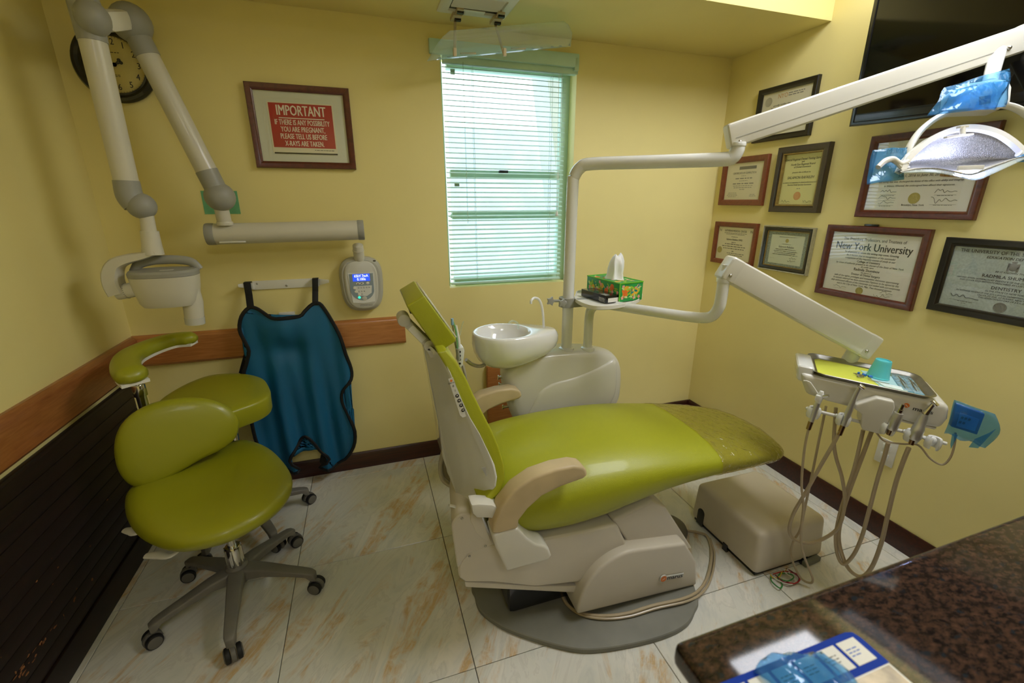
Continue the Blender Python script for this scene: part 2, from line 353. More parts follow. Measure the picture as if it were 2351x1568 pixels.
g = G(); g.box(((XL+XR)/2, (YF+YB)/2, ZC+.08), (XR-XL+.2, YB-YF+.2, .16)); struct('ceiling', g, CEIL)
g = G(); g.box(((XL+XR)/2, (YS+YB)/2, (ZS+ZC)/2), (XR-XL, YB-YS, ZC-ZS), .004, 2)
o = struct('soffit', g, WALL)
# trims
g = G(); g.prism([(XL, YB, 0), (XL, YB-.014, 0), (XL, YB-.014, .085), (XL, YB-.006, .097), (XL, YB, .097)], (XR-XL, 0, 0)); struct('baseboard_back', g, MAHOG)
g = G(); g.prism([(XR, YB-.014, 0), (XR-.014, YB-.014, 0), (XR-.014, YB-.014, .09), (XR-.006, YB-.014, .104), (XR, YB-.014, .104)], (0, -4.2, 0)); struct('baseboard_right', g, MAHOG)
def rail(z0, z1, t): return [(0, z0), (t*.6, z0), (t, z0+.012), (t, z1-.02), (t*.85, z1-.008), (t*.5, z1), (0, z1)]
g = G(); g.prism([(XL, YB-a, z) for a, z in rail(.722, .868, .024)], (.165-XL, 0, 0)); struct('trim_1', g, CHERRY)
g = G(); g.prism([(XL+a, YB-.024, z) for a, z in rail(.722, .868, .024)], (0, -3.4, 0)); struct('trim_2', g, CHERRYL)
g = G(); g.box((.775, YB-.016, .30), (.33, .032, .47), .01, 3); struct('trim_3', g, CHERRY)
# dark panelling under the left rail: separate horizontal boards
g = G(); g.box((XL+.004, .0, .35), (.008, 4.4, .70)); wp = struct('trim_4', g, DARKP)
zs = 0.0
for k in range(11):
    z0 = .105+k*.0535; g = G(); g.box((XL+.014, 0, z0+.0255), (.012, 4.4, .0520), .0022, 2); struct('plank', g, DARKP, wp)
g = G(); g.box((XL+.016, 0, .050), (.02, 4.4, .1), .004, 2); struct('base_board', g, DARKP, wp)
g = G(); g.box((XL+.016, 0, .698), (.018, 4.4, .016), .004, 2); struct('cap_moulding', g, DARKP, wp)
rng = random.Random(3)
SCUFF = mat('bare_wood_scuff', '#8a5a34', 0.7, var=0.2)
g = G()
for k in range(60):
    y = rng.gauss(1.30, .16) if k < 44 else rng.uniform(.9, 1.9); z = (.2 + (1.3-y)*-.02 + rng.gauss(0, .012)) if k < 44 else rng.uniform(.15, .45)
    w, h = rng.uniform(.002, .012)*(1 if k < 44 else .5), rng.uniform(.0015, .006)*(1 if k < 44 else .6)
    x = XL+.0203; n = 6
    vs = [g.bm.verts.new((x, y+math.cos(6.28*i/n)*w*rng.uniform(.5, 1.3), z+math.sin(6.28*i/n)*h*rng.uniform(.5, 1.3))) for i in range(n)]
    g.bm.faces.new(vs)
so = struct('scuff_marks', g, SCUFF, wp, smooth=False); so['kind'] = 'stuff'
# ---------------------------------------------------------------- window
g = G(); t = .045; yf = YB+.105
g.box((WX0+.010, yf, (WZ0+WZ1)/2), (.02, .05, WZ1-WZ0), .003); g.box((WX1-.022, yf, (WZ0+WZ1)/2), (t, .05, WZ1-WZ0), .003)
g.box(((WX0+WX1)/2, yf, WZ1-.022), (WX1-WX0-.09, .05, t), .003); g.box(((WX0+WX1)/2, yf, WZ0+.022), (WX1-WX0-.09, .05, t), .003)
win = struct('window_1', g, SAGED)
zr1 = at(1150, 402, Y=YB+.1).z; zr2 = at(1150, 494, Y=YB+.1).z
g = G(); g.box(((WX0+WX1)/2, yf-.004, zr1), (WX1-WX0-.09, .04, .042), .004); struct('sash_rail', g, SAGED, win)
g = G(); g.box(((WX0+WX1)/2, yf-.008, zr2), (WX1-WX0-.09, .04, .036), .004); struct('sash_rail', g, SAGED, win)
g = G(); g.box((at(1288, 400, Y=yf).x, yf-.002, (WZ0+WZ1)/2), (.035, .03, WZ1-WZ0-.09), .003); struct('sash_stile', g, SAGED, win)
g = G(); g.box((at(1155, 391, Y=YB+.08).x, yf-.03, zr1+.016), (.05, .02, .014), .003); struct('sash_lock', g, BLACK, win)
for z0, z1 in ((WZ0+.045, zr2-.018), (zr2+.018, zr1-.021), (zr1+.021, WZ1-.045)):
    g = G(); g.box(((WX0+WX1)/2, yf, (z0+z1)/2), (WX1-WX0-.09, .004, z1-z0)); struct('pane', g, GLASS, win)
STK = mat('olive_sticker', '#8d9478', .6, var=.1); STG = mat('grey_sticker', '#a9b4a8', .6, var=.1)
for x, y, w, h, m in ((1039, 163, .022, .03, STK), (1143, 157, .058, .035, STG), (1049, 423, .026, .022, STK), (1052, 496, .085, .016, TGREEN)):
    p = at(x, y, Y=YB+.095); g = G(); g.box(p, (w, .004, h), .001); struct('sash_sticker', g, m, win)
# outside: neighbouring wall and a leaning concrete post
g = G(); p = at(1180, 300, Y=7.5); g.box((1.6, 7.8, p.z/2-.6), (9, .6, p.z+1.2)); struct('exterior_wall', g, OUTW)
g = G(); a, b = at(1252, 130, Y=3.4), at(1300, 640, Y=3.4)
g.prism([a, a+V((.22, 0, 0)), b+V((.22, 0, 0)), b], (0, .3, 0)); struct('exterior_pillar', g, OUTW)
# venetian blind, every slat its own piece
bl = Thing('venetian_blind', 'pale green venetian blind with open slats hanging in the window', 'blind', loc=((WX0+WX1)/2, YB+.03, WZ0))
bx0, bx1, by = WX0+.012, WX1-.05, YB+.028
g = G(); g.box(((WX0+WX1)/2-.025, YB-.012, 2.13), (.76, .022, .062), .006); bl.part('valance', g, SAGE)
g = G(); g.box(((WX0+WX1)/2+.01, YB+.016, 2.09), (.70, .035, .035), .004); bl.part('head_rail', g, SAGED)
g = G(); g.box((WX1-.012, YB-.008, 2.115), (.025, .03, .06), .004); bl.part('end_bracket', g, SAGED)
def slat_mesh():
    g = G(); R = .0125; tl = math.radians(14)
    for s in (0,):
        prof = [(-R, -.0022), (-R*.5, .0002), (0, .001), (R*.5, .0002), (R, -.0022)]
        pts = [(0, y*math.cos(tl)-z*math.sin(tl), y*math.sin(tl)+z*math.cos(tl)) for y, z in prof]
        back = [(0, y*math.cos(tl)-z*math.sin(tl), y*math.sin(tl)+z*math.cos(tl)) for y, z in [(a, b-.0007) for a, b in reversed(prof)]]
        g.prism([V(p)+V((-(bx1-bx0)/2, 0, 0)) for p in pts+back], (bx1-bx0, 0, 0))
    return mesh_of(g, 'slat', SAGE, 50)
sm = slat_mesh(); NS = 44; zb, zt = 1.048, 2.062
for k in range(NS):
    z = zb+(zt-zb)*k/(NS-1); o = bpy.data.objects.new('slat', sm); C.objects.link(o); o.parent = bl.o
    o.location = bl.inv @ V(((bx0+bx1)/2, by, z)); o.rotation_euler = (rng.uniform(-.05, .05), rng.uniform(-.002, .002), 0)
g = G(); g.box(((bx0+bx1)/2, by, 1.02), (bx1-bx0, .026, .012), .004); bl.part('bottom_rail', g, SAGE)
for x in (at(1090, 400, Y=by).x, at(1262, 400, Y=by).x):
    for dy in (-.0125, .0125):
        g = G(); g.tube([(x, by+dy, 1.015), (x, by+dy, 2.08)], .0009, 5, smooth=False); bl.part('ladder_cord', g, SAGED)
g = G(); x = at(1068, 320, Y=by-.03).x; g.tube([(x, by-.03, 2.08), (x+.002, by-.03, 1.34)], .0028, 8, smooth=False); bl.part('tilt_wand', g, CLEAR)
x = at(1278, 500, Y=by-.02).x
g = G(); g.tube([(x-.01, by-.02, 2.08), (x-.002, by-.02, 1.40)], .0012, 5, smooth=False); g.tube([(x+.008, by-.02, 2.08), (x+.002, by-.02, 1.40)], .0012, 5, smooth=False); bl.part('pull_cord', g, WHITEM)
g = G(); g.lathe([(.003, .022), (.005, .018), (.009, 0), (.007, -.003)], (x, by-.02, 1.375), seg=12); bl.part('cord_tassel', g, WHITEM)
# ---------------------------------------------------------------- ceiling lights (give the room its light)
LIGHT = emitter('light_diffuser', '#f6f8ff', TROFFER); LIGHT2 = emitter('light_diffuser_dim', '#f6f8ff', TROFFER2)
def troffer(cx, cy, w, h, label, lm=None):
    t = Thing('ceiling_light', label, 'light', loc=(cx, cy, ZC), group='ceiling light panels')
    g = G(); g.ring(-w/2, -h/2, w/2, h/2, [(0, 0), (0, -.016), (.025, -.016), (.03, -.006)]); g.bm.transform(t.M); t.part('frame', g, WHITEM)
    g = G(); g.box((cx, cy, ZC-.005), (w-.062, h-.062, .004)); t.part('diffuser', g, lm or LIGHT)
troffer(1.70, .80, .60, 1.20, 'bright ceiling light panel nearer the right wall, mirrored in the granite counter')
troffer(.25, -1.20, .60, 1.20, 'dimmer ceiling light panel behind the viewpoint, over the middle of the room', LIGHT2)
# ---------------------------------------------------------------- ceiling vent with hung air deflector
vt = Thing('ceiling_vent', 'white louvred air vent set in the lowered ceiling by the window', 'vent', loc=(.53, 2.10, ZS))
vx0, vx1, vy0, vy1 = .385, .685, 1.97, 2.205; z = ZS
g = G(); g.ring(vx0-.53, vy0-2.10, vx1-.53, vy1-2.10, [(0, 0), (0, -.006), (.012, -.012), (.04, -.012), (.045, -.002)]); g.bm.transform(vt.M); vt.part('frame', g, WHITEM)
g = G(); g.box((.535, 2.09, z-.0025), (.21, .15, .003)); vt.part('duct_opening', g, BLACK)
lm = None
for k in range(7):
    g = G(); y = vy0+.052+k*.0165; g.bar((vx0+.046, y, z-.008), (vx1-.046, y, z-.007), .009, .002, 0, up=(0, .8, 1)); vt.part('louver', g, WHITEM)
g = G(); g.box((.53, vy1-.058, z-.012), (.10, .03, .004), .002); vt.part('damper_plate', g, WHITEM)
ad = Thing('air_deflector', 'clear curved plastic air deflector hanging on two straps under the ceiling vent', 'deflector', loc=(.62, 2.12, 2.08))
a0, a1 = at(983, 125, Y=2.12), at(1318, 92, Y=2.12)
g = G(); rings = []
for k in range(25):
    t_ = k/24; x = a0.x+(a1.x-a0.x)*t_; zc = a0.z+(a1.z-a0.z)*t_ + .012; e = min(1, (min(t_, 1-t_)*9)**.5)
    row = [];
    for j in range(9):
        s = j/8*e if j else 0; row.append((s, j))
    pts = []
    for j in range(9):
        q = j/8*e; ang = q*1.2
        pts.append(V((x, 2.155-.11*math.sin(ang), zc-.028+.085*(1-math.cos(ang))+.02*q)))
    rings.append(pts)
g.loft(rings, cap=False, closed=False); o = ad.part('shield', g, CLEAR); mdf = o.modifiers.new('s', 'SOLIDIFY'); mdf.thickness = .0025
BL_ = mat('print_on_shield', '#8d8f86', .6)
g = G()
for k, t_ in enumerate((.08, .14, .48, .52, .72, .78, .86, .92)):
    x = a0.x+(a1.x-a0.x)*t_; g.box((x, 2.151, a0.z+(a1.z-a0.z)*t_-.01), (.014, .002, .004))
ad.part('slot_print', g, BL_)
for px_, px2, k in ((1047, 1044, 0), (1138, 1158, 1)):
    top = at(px_-2, 44+8*k, Z=ZS-.02); bot = at(px2, 128, Y=2.10); mid = top.lerp(bot, .6)+V((.0, 0, .0))
    g = G(); g.tube([top, mid, bot], .0062, 8, flat=.5); ad.part('strap', g, CLIPC)
    g = G(); g.box(top+V((0, -.02, .002)), (.040, .075, .016), .003); g.box(top+V((.004, -.075, .008)), (.028, .05, .012), .002); ad.part('clip', g, CLIPC)
    g = G(); g.box(top+V((.006, -.022, -.009)), (.028, .018, .010), .001); ad.part('buckle', g, BLACK)
    g = G(); g.box(top+V((.006, -.078, -.001)), (.028, .016, .010), .001); ad.part('buckle', g, BLACK)
    g = G(); g.box(bot+V((0, -.004, .012)), (.014, .014, .03), .003); ad.part('strap_end', g, CLIPC)
for px_, py in ((1075, 122), (1190, 111)):
    p = at(px_, py, Y=2.135); g = G(); g.bar(p+V((-.035, 0, -.004)), p+V((.035, 0, .003)), .008, .008, .003); ad.part('holder_bar', g, CLIPC)
# ---------------------------------------------------------------- wall pictures
MBACK = lambda x, z: Matrix(((1, 0, 0, x), (0, 0, -1, YB), (0, 1, 0, z), (0, 0, 0, 1)))      # local u right, v up, n out of the back wall
MRIGHT = lambda y, z: Matrix(((0, 0, -1, XR), (-1, 0, 0, y), (0, 1, 0, z), (0, 0, 0, 1)))    # same on the right wall
def picture(name, label, M, w, h, border, fm, pm, depth=.022, lip=None, mat_w=0, group=None, cat='picture', glass=True):
    t = Thing(name, label, cat, M, group=group or ('framed certificates on the right wall' if cat == 'picture' else None))
    W, H = w/2, h/2
    g = G(); g.ring(-W, -H, W, H, [(0, .001), (0, depth-.004), (.003, depth), (border*.6, depth-.002), (border-.003, depth-.006), (border, depth-.009), (border, .004)]); t.part('frame', g, fm, local=True, angle=25)
    if lip: g = G(); b = border-.001; g.ring(-W+b, -H+b, W-b, H-b, [(0, .005), (0, depth-.007), (.004, depth-.006), (.007, depth-.011), (.007, .006)]); t.part('inner_lip', g, lip, local=True)
    g = G(); b = border-.004; g.box((0, 0, .006), (2*(W-b), 2*(H-b), .004)); t.part('sheet', g, pm, local=True)
    if glass: g = G(); b = border-.003; g.box((0, 0, .0115), (2*(W-b), 2*(H-b), .0012)); t.part('glass', g, GLASSF, local=True)
    return t
NZ = .0083
def letter(t, lines, m=INK, name='lettering'):
    g = G()
    for l in lines: g.text(l[0], T(l[1], l[2], NZ), l[3], *l[4:])
    t.part(name, g, m, local=True, angle=180)
def prints(t, rows, m=PINK_, seed=1):
    g = G(); r = random.Random(seed)
    for u, v, w, h in rows: g.words(u, v, w, h, NZ, r)
    t.part('fine_print', g, m, local=True, angle=180, kind='stuff')
def sign(t, pts_list, m=INK, r=.0006):
    g = G(); rr = random.Random(len(pts_list)+int(abs(pts_list[0][0])*1e4))
    for u, v, w in pts_list:
        pts = [(u-w/2+w*i/9, v+(rr.random()-.4)*w*(.28 if i < 6 else .08), NZ+.0003) for i in range(10)]
        g.tube(pts, r, 4, 4)
        g.rect(u-w/2, v-w*.16-.0003, u+w/2, v-w*.16+.0003, NZ)
    t.part('signature', g, m, local=True)
def seal(t, u, v, r, m, spokes=True):
    g = G(); g.lathe([(r, 0), (r, .0006), (r*.9, .0007), (r*.86, .0003)], (u, v, NZ-.0001), seg=28)
    g.lathe([(r*.66, 0), (r*.66, .0006), (r*.6, .0003)], (u, v, NZ+.0003), seg=24)
    if spokes:
        for k in range(14): a = k*.449; g.box((u+math.cos(a)*r*.77, v+math.sin(a)*r*.77, NZ+.0006), (r*.1, r*.1, .0006))
        g.box((u, v, NZ+.0008), (r*.5, r*.3, .0006)); g.box((u, v+r*.2, NZ+.0009), (r*.2, r*.35, .0006))
    t.part('seal', g, m, local=True)
# warning sign on the back wall
x0, x1, z0, z1 = -.4186, -.002, 1.592, 1.930
t = picture('framed_sign', 'red IMPORTANT pregnancy x-ray warning in a brown wooden frame', MBACK((x0+x1)/2, (z0+z1)/2), x1-x0, z1-z0, .028, FRRED, MATB, .024, cat='sign')
for i_ in (0.0, .006): g = G(); a, b = .146+i_, .112+i_; g.ring(-a, -b, a, b, [(0, .008), (0, .0086), (.0008, .0086), (.0008, .008)]); t.part('mat_groove', g, CREAMP, local=True)
g = G(); g.box((0, -.002, .0088), (.268, .205, .0012)); t.part('sign_card', g, CREAMP, local=True)
g = G(); g.box((0, .007, .0096), (.256, .178, .0006)); t.part('red_panel', g, REDP, local=True)
g = G(); g.box((.002, -.1055, .0096), (.262, .006, .0008)); t.part('black_strip', g, BLACK, local=True)
NZ = .0103
letter(t, [('IMPORTANT', 0, .066, .058, .62, .0018), ('IF THERE IS ANY POSSIBILITY', 0, .0195, .0305, .575, .0009), ('YOU ARE PREGNANT,', 0, -.0085, .0305, .60, .0009), ('PLEASE TELL US BEFORE', 0, -.037, .0305, .59, .0009), ('X-RAYS ARE TAKEN.', 0, -.066, .0305, .58, .0009)], WHP)
g = G(); g.box((0, .0375, .0102), (.186, .0035, .0006)); t.part('underline', g, WHP, local=True)
prints(t, [(.08, -.0905, .085, .0035)], INK)
NZ = .0083
def rpic(y0, y1, z0, z1): return MRIGHT((y0+y1)/2, (z0+z1)/2), abs(y1-y0), abs(z1-z0)
# 1 top certificate
M, w, h = rpic(2.115, 1.772, 1.753, 2.013)
t = picture('framed_certificate', 'wide certificate in a flat black frame, highest on the wall behind the lamp arm', M, w, h, .028, FRBLK, CREAMP, group=None)
seal(t, -.105, .062, .022, SEALG, False)
letter(t, [('NYO', -.022, .078, .03, .9)], PEACH, 'emblem'); letter(t, [('proudly certifies that', -.02, .038, .012), ('Radmila Shuminov', -.02, .024, .017, 1, .0003)], INK)
prints(t, [(.055, .084, .09, .006), (.055, .074, .09, .006), (0, -.02, .2, .006), (0, -.036, .22, .006), (0, -.052, .18, .006)], GINK, 2)
# 2 small brown, upper
M, w, h = rpic(2.304, 1.981, 1.427, 1.69)
t = picture('framed_certificate', 'certificate of completion with a grey heading bar in a brown frame near the corner', M, w, h, .032, FRBRN, CREAMP)
g = G(); g.box((.02, .072, NZ), (.12, .016, .0005)); t.part('heading_bar', g, GINK, local=True)
letter(t, [('CERTIFICATE OF COMPLETION', 0, .044, .015, .8)], GINK)
prints(t, [(0, .03, .04, .004), (0, .016, .12, .009), (0, .003, .06, .004), (0, -.012, .15, .009), (0, -.024, .14, .005), (0, -.034, .13, .005), (0, -.044, .04, .005), (-.07, -.062, .06, .004), (-.07, -.069, .07, .004), (-.07, -.076, .08, .004), (-.07, -.083, .06, .004), (.08, -.072, .04, .004), (.08, -.08, .045, .004)], PINK_, 3)
# 3 dark brown portrait
M, w, h = rpic(1.921, 1.642, 1.396, 1.711)
t = picture('framed_certificate', 'upright yellow parchment testing-service certificate in a dark brown frame with beaded gold lip', M, w, h, .033, FRDRK, YELP, .03, GOLD)
letter(t, [('Central Regional Dental Testing Service', 0, .095, .0148, .85, .0002, .2), ('and', 0, .083, .011), ('North East Regional Board', 0, .071, .0135, .9, .0002, .2), ('of Dental Examiners', 0, .059, .0125, .9, .0002, .2), ('presents this certificate to', 0, .034, .0105, .9, 0, .2), ('SALAMON RAFAILEH', 0, .009, .0175, .9, .0004, .25), ('as evidence of competency in clinical performance in the', 0, -.014, .0098, .85, .0001, .2), ('American Dental Specialty Examination', 0, -.025, .0098, .85, .0001, .2)], INK)
seal(t, 0, -.078, .02, PEACH); sign(t, [(-.062, -.106, .05), (.06, -.104, .045)], INK)
prints(t, [(0, -.043, .02, .005), (-.062, -.121, .04, .004), (.06, -.121, .05, .004)], PINK_, 4)
# 4 small brown, lower
M, w, h = rpic(2.304, 1.983, 1.084, 1.331)
t = picture('framed_certificate', 'medical center certificate with a gold seal in a brown frame, lowest by the corner', M, w, h, .028, FRBRN, CREAMP)
letter(t, [('LUTHERAN MEDICAL CENTER', .0, .074, .0165, .75, .0003), ('N', -.117, .075, .022), ('N', .117, .075, .022), ('Salamon Rafailov, DMD', 0, .024, .0145, .9, .0003)], INK)
prints(t, [(0, .061, .17, .004), (0, .054, .14, .004), (0, .04, .05, .005), (0, .008, .04, .005), (0, -.003, .14, .006), (0, -.016, .18, .006), (0, -.029, .16, .006), (0, -.044, .02, .006), (.02, -.056, .13, .005), (.02, -.066, .11, .005)], INK, 5)
seal(t, -.106, -.042, .019, OLIVE, False)
# 5 silver-edged
M, w, h = rpic(1.937, 1.642, 1.093, 1.326)
t = picture('framed_certificate', 'award with a patterned grey border in a black and antique silver frame', M, w, h, .010, SILV, PATT, .024)
g = G(); W, H = w/2-.010, h/2-.010; g.ring(-W, -H, W, H, [(0, .004), (0, .02), (.003, .021), (.014, .017), (.014, .004)]); t.part('black_band', g, FRBLK, local=True)
g = G(); W, H = w/2-.024, h/2-.024; g.ring(-W, -H, W, H, [(0, .004), (0, .014), (.003, .015), (.005, .012), (.005, .004)]); t.part('gold_lip', g, GOLD, local=True)
g = G(); g.box((0, -.002, .0081), (w-.10, h-.085, .0004), 0); o = t.part('award_sheet', g, BLUP, local=True)
letter(t, [('Salamon Rafailov', 0, .012, .0135, 1, .0003, .2)], INK)
prints(t, [(0, .062, .1, .004), (0, .026, .05, .004), (0, -.001, .12, .005), (0, -.01, .14, .005), (0, -.019, .13, .005), (0, -.028, .15, .005), (-.075, -.05, .03, .003)], INK, 6); sign(t, [(.05, -.042, .04), (.045, -.055, .045)])
g = G(); g.lathe([(.011, 0), (.011, .0006), (.006, .0008)], (0, .044, NZ-.0005), seg=6); t.part('emblem', g, OLIVE, local=True)
# 6 big upper
M, w, h = rpic(1.470, 1.047, 1.384, 1.711)
t = picture('framed_diploma', 'large hospital residency diploma in a red-brown frame behind the dental lamp', M, w, h, .03, FRRED, PAPER)
letter(t, [('Maimonides', -.075, .098, .032, .9, .0007), ('Medical Center', .075, .098, .032, .9, .0007), ('July 1, 2016 to June 30, 2017', 0, .0, .0145, .9, .0003, .2), ('and during that time discharged the duties of the office with ability and integrity.', 0, -.022, .0098, .92, .0001, .2), ('In Witness Whereof, the undersigned have affixed their signatures.', 0, -.038, .0098, .92, .0001, .2), ('Brooklyn, New York', 0, -.112, .0095, 1, .0002)], INK)
seal(t, 0, -.086, .021, OLIVE); sign(t, [(-.1, -.062, .06), (-.1, -.084, .065), (-.1, -.104, .06), (.1, -.064, .07), (.1, -.096, .085)])
prints(t, [(0, .06, .22, .007), (0, .04, .25, .007), (0, .02, .2, .007), (-.1, -.075, .05, .003), (-.1, -.117, .05, .003), (.1, -.077, .05, .003), (.1, -.112, .06, .003)], GINK, 7)
# 7 NYU
M, w, h = rpic(1.580, 1.161, 1.023, 1.346)
t = picture('framed_diploma', 'New York University diploma on white paper in a red-brown frame, beneath the larger hospital diploma', M, w, h, .03, FRRED, PAPER)
letter(t, [('The President, Professors, and Trustees of', 0, .104, .0185, .80, .0001), ('New York University', 0, .072, .0455, .80, .0012), ('College of Dentistry', 0, .009, .013, .9, .0003), ('Radmila Shuminov', 0, -.026, .0165, .9, .0004), ('the degree of', 0, -.038, .009, .9, .0001, .3), ('Doctor of Dental Surgery', 0, -.048, .013, .9, .0003), ('To all persons to whom this writing may come, Greeting', 0, .047, .0115, .85, .0003, .2), ('Be it known that in recognition of the successful', 0, .033, .0115, .9, .0, .4), ('completion of the requisite course of study in our', 0, .021, .0115, .9, .0, .4), ('by virtue of authority granted in its charter of the State of New York', 0, -.003, .0112, .9, .0, .4), ('do confer upon', 0, -.013, .0095, .9, .0001, .4), ('with all the rights, privileges and immunities thereunto appertaining', 0, -.061, .0112, .9, .0, .4), ('In witness whereof we have caused this Diploma to be signed by the', 0, -.073, .0112, .9, .0, .4), ('duly authorized officers of the University and sealed with our corporate', 0, -.085, .0112, .9, .0, .4), ('seal in the City of New York, May, Two thousand sixteen', 0, -.097, .0112, .9, .0, .4)], INK)
seal(t, -.01, -.118, .016, OLIVE); sign(t, [(-.1, -.112, .06), (.1, -.108, .05), (.085, -.124, .065)], GINK)
g = G(); g.box((-.02, .1665, .012), (.055, .009, .012), .002); t.part('hanger', g, BLACK, local=True)
# 8 state licence
M, w, h = rpic(1.111, .70, 1.045, 1.322)
t = picture('framed_licence', 'speckled grey-green state dentistry licence in a plain black frame, cut off at the edge', M, w, h, .03, FRBLK, GREYP)
letter(t, [('THE UNIVERSITY OF THE STATE OF NEW YORK', 0, .095, .0165, .88, .0002), ('EDUCATION DEPARTMENT', 0, .078, .0125, 1, .0005, .2), ('BE IT KNOWN THAT', 0, .031, .0082, 1.1, .0001, .2), ('RADMILA SHUMINOV', 0, .014, .0155, 1, .0003), ('HAVING GIVEN SATISFACTORY EVIDENCE OF THE COMPLETION OF PROFESSIONAL', 0, .0, .0076, 1, .0002, .2), ('AND OTHER REQUIREMENTS PRESCRIBED BY LAW IS QUALIFIED TO PRACTICE', 0, -.0085, .0076, 1, .0002, .2), ('DENTISTRY', 0, -.025, .0155, 1, .0003), ('IN THE STATE OF NEW YORK', 0, -.038, .008, 1, .0001, .2), ('IN WITNESS WHEREOF THE EDUCATION DEPARTMENT GRANTS THIS LICENSE', 0, -.048, .0076, 1, .0002, .2), ('UNDER ITS SEAL AT ALBANY, NEW YORK', 0, -.056, .0076, 1, .0002, .2), ('THIS SEVENTEENTH DAY OF JULY, 2017', 0, -.064, .0076, 1, .0002, .2)], INK)
seal(t, 0, -.089, .018, GINK); sign(t, [(-.105, -.072, .085), (.1, -.078, .07), (.1, -.096, .075)], INK, .0009)
prints(t, [(-.1, -.088, .045, .0035), (-.1, -.094, .02, .0035)], GINK, 8)
g = G(); g.sph((0, .052, NZ-.001), (.014, .015, .003), 12); g.box((0, .052, NZ), (.03, .012, .003), .002); g.box((-.012, .05, NZ), (.006, .028, .003), .001); g.box((.012, .05, NZ), (.006, .028, .003), .001); g.sph((0, .068, NZ-.001), (.009, .004, .002), 8); t.part('coat_of_arms', g, GINK, local=True)
# television
e0 = at(1951, 291, X=1.965); u = V((math.sin(math.radians(3.5)), -math.cos(math.radians(3.5)), -.03)).normalized(); n = V((-math.cos(math.radians(3.5)), -math.sin(math.radians(3.5)), -.06)).normalized(); vv = n.cross(u).normalized()
Mtv = Matrix((( u.x, vv.x, n.x, e0.x), (u.y, vv.y, n.y, e0.y), (u.z, vv.z, n.z, e0.z), (0, 0, 0, 1)))
t = Thing('television', 'large black flat screen television high on the right wall', 'television', Mtv)
g = G(); g.box((.5, .29, -.022), (1.0, .58, .04), .006); t.part('case', g, BLACK, local=True)
g = G(); g.ring(0, 0, 1.0, .58, [(0, -.004), (0, .004), (.004, .006), (.014, .006), (.016, .0)]); t.part('bezel', g, BLACK, local=True)
g = G(); g.box((.5, .302, .0), (.968, .53, .002)); t.part('screen', g, SCREEN, local=True)
g = G(); g.box((.5, .03, .002), (.968, .03, .006), .002); t.part('speaker_bar', g, BLACK, local=True)
g = G(); g.box((.5, .3, -.05), (.2, .2, .03), .004); t.part('wall_bracket', g, BLACK, local=True)
# socket on the right wall
t = Thing('wall_socket', 'white electrical outlet plate low on the right wall behind the hanging hoses', 'outlet', MRIGHT(1.113, .397))
g = G(); g.box((0, 0, .003), (.075, .118, .006), .003); t.part('cover_plate', g, WHITEM, local=True)
for s in (-1, 1):
    g = G(); g.box((0, .022*s, .0065), (.034, .03, .003), .006); o = t.part('receptacle', g, KEYW, local=True)
    g = G(); g.box((-.006, .022*s+.004, .008), (.0022, .008, .001)); g.box((.006, .022*s+.004, .008), (.0022, .008, .001)); g.cyl((0, .022*s-.008, .0075), (0, .022*s-.008, .0085), .0025, seg=10); t.part('slot', g, BLACK, o, local=True)
# clock
t = Thing('wall_clock', 'round black wall clock with cream face, half hidden by the x-ray arms', 'clock', MBACK(-.855, 1.955))
g = G(); g.lathe([(.125, 0), (.134, .01), (.135, .02), (.128, .032), (.118, .034), (.108, .028), (.102, .030), (.098, .022), (.097, .012)], seg=48); t.part('case', g, BLACK, local=True)
g = G(); g.cyl((0, 0, .008), (0, 0, .014), .099, seg=48); t.part('dial', g, mat('aged_dial', '#cfc07a', .6, var=.08, vscale=14), local=True)
g = G()
for k in range(12):
    a = math.radians(90-30*(k+1)); g.text(str(k+1), T(math.cos(a)*.078, math.sin(a)*.078, .0146), .031, .85, .0004)
t.part('numeral', g, INK, local=True, angle=180)
g = G()
for k in range(60): a = k*math.pi/30; g.box((0, .0945, .0145), (.0011, .003, .0006), M=Matrix.Rotation(a, 4, 'Z'))
g.words(.0, .042, .05, .004, .0145, random.Random(4)); g.words(.0, -.035, .02, .003, .0145, random.Random(5)); g.words(.0, -.04, .02, .003, .0145, random.Random(6))
t.part('minute_track', g, INK, local=True)
for name, ang, L in (('hour_hand', 200, .05), ('minute_hand', 225, .08)):
    g = G(); d = V((math.cos(math.radians(ang)), math.sin(math.radians(ang)), 0)); g.bar(V((0, 0, .017))-d*.024, V((0, 0, .017))+d*L, .0045, .001, w2=.002); g.cyl(V((0, 0, .0164))-d*.024, V((0, 0, .0176))-d*.024, .0062, seg=14); g.cyl((0, 0, .0164), (0, 0, .0185), .007, seg=16); t.part(name, g, BLACK, local=True)
# tape sheet, hook rail, white box
p0, p1 = at(460, 438, Y=YB), at(553, 491, Y=YB)
g = G(); g.box((0, 0, .0008), (p1.x-p0.x, p0.z-p1.z, .0014)); g.bm.transform(MBACK((p0.x+p1.x)/2, (p0.z+p1.z)/2))
single('protective_sheet', g, TGREEN, 'small translucent green sheet taped to the wall behind the x-ray arm joint', 'sheet', MBACK((p0.x+p1.x)/2, (p0.z+p1.z)/2).translation)
t = Thing('hook_rail', 'narrow white metal hanging rail with three screws holding the blue apron', 'rail', loc=(-.39, YB, 1.07))
g = G(); g.box((-.375, YB-.004, 1.0695), (.29, .008, .042), .003); t.part('back_plate', g, WHITEM)
for s, x in ((-1, -.52), (1, -.23)):
    g = G(); g.prism([(x, YB-.03, 1.058), (x, YB-.03, 1.09), (x+s*.05, YB-.05, 1.086), (x+s*.05, YB-.05, 1.072)], (0, .006, 0), .002); g.box((x-s*.004, YB-.016, 1.07), (.008, .03, .03), .002); t.part('hook', g, WHITEM)
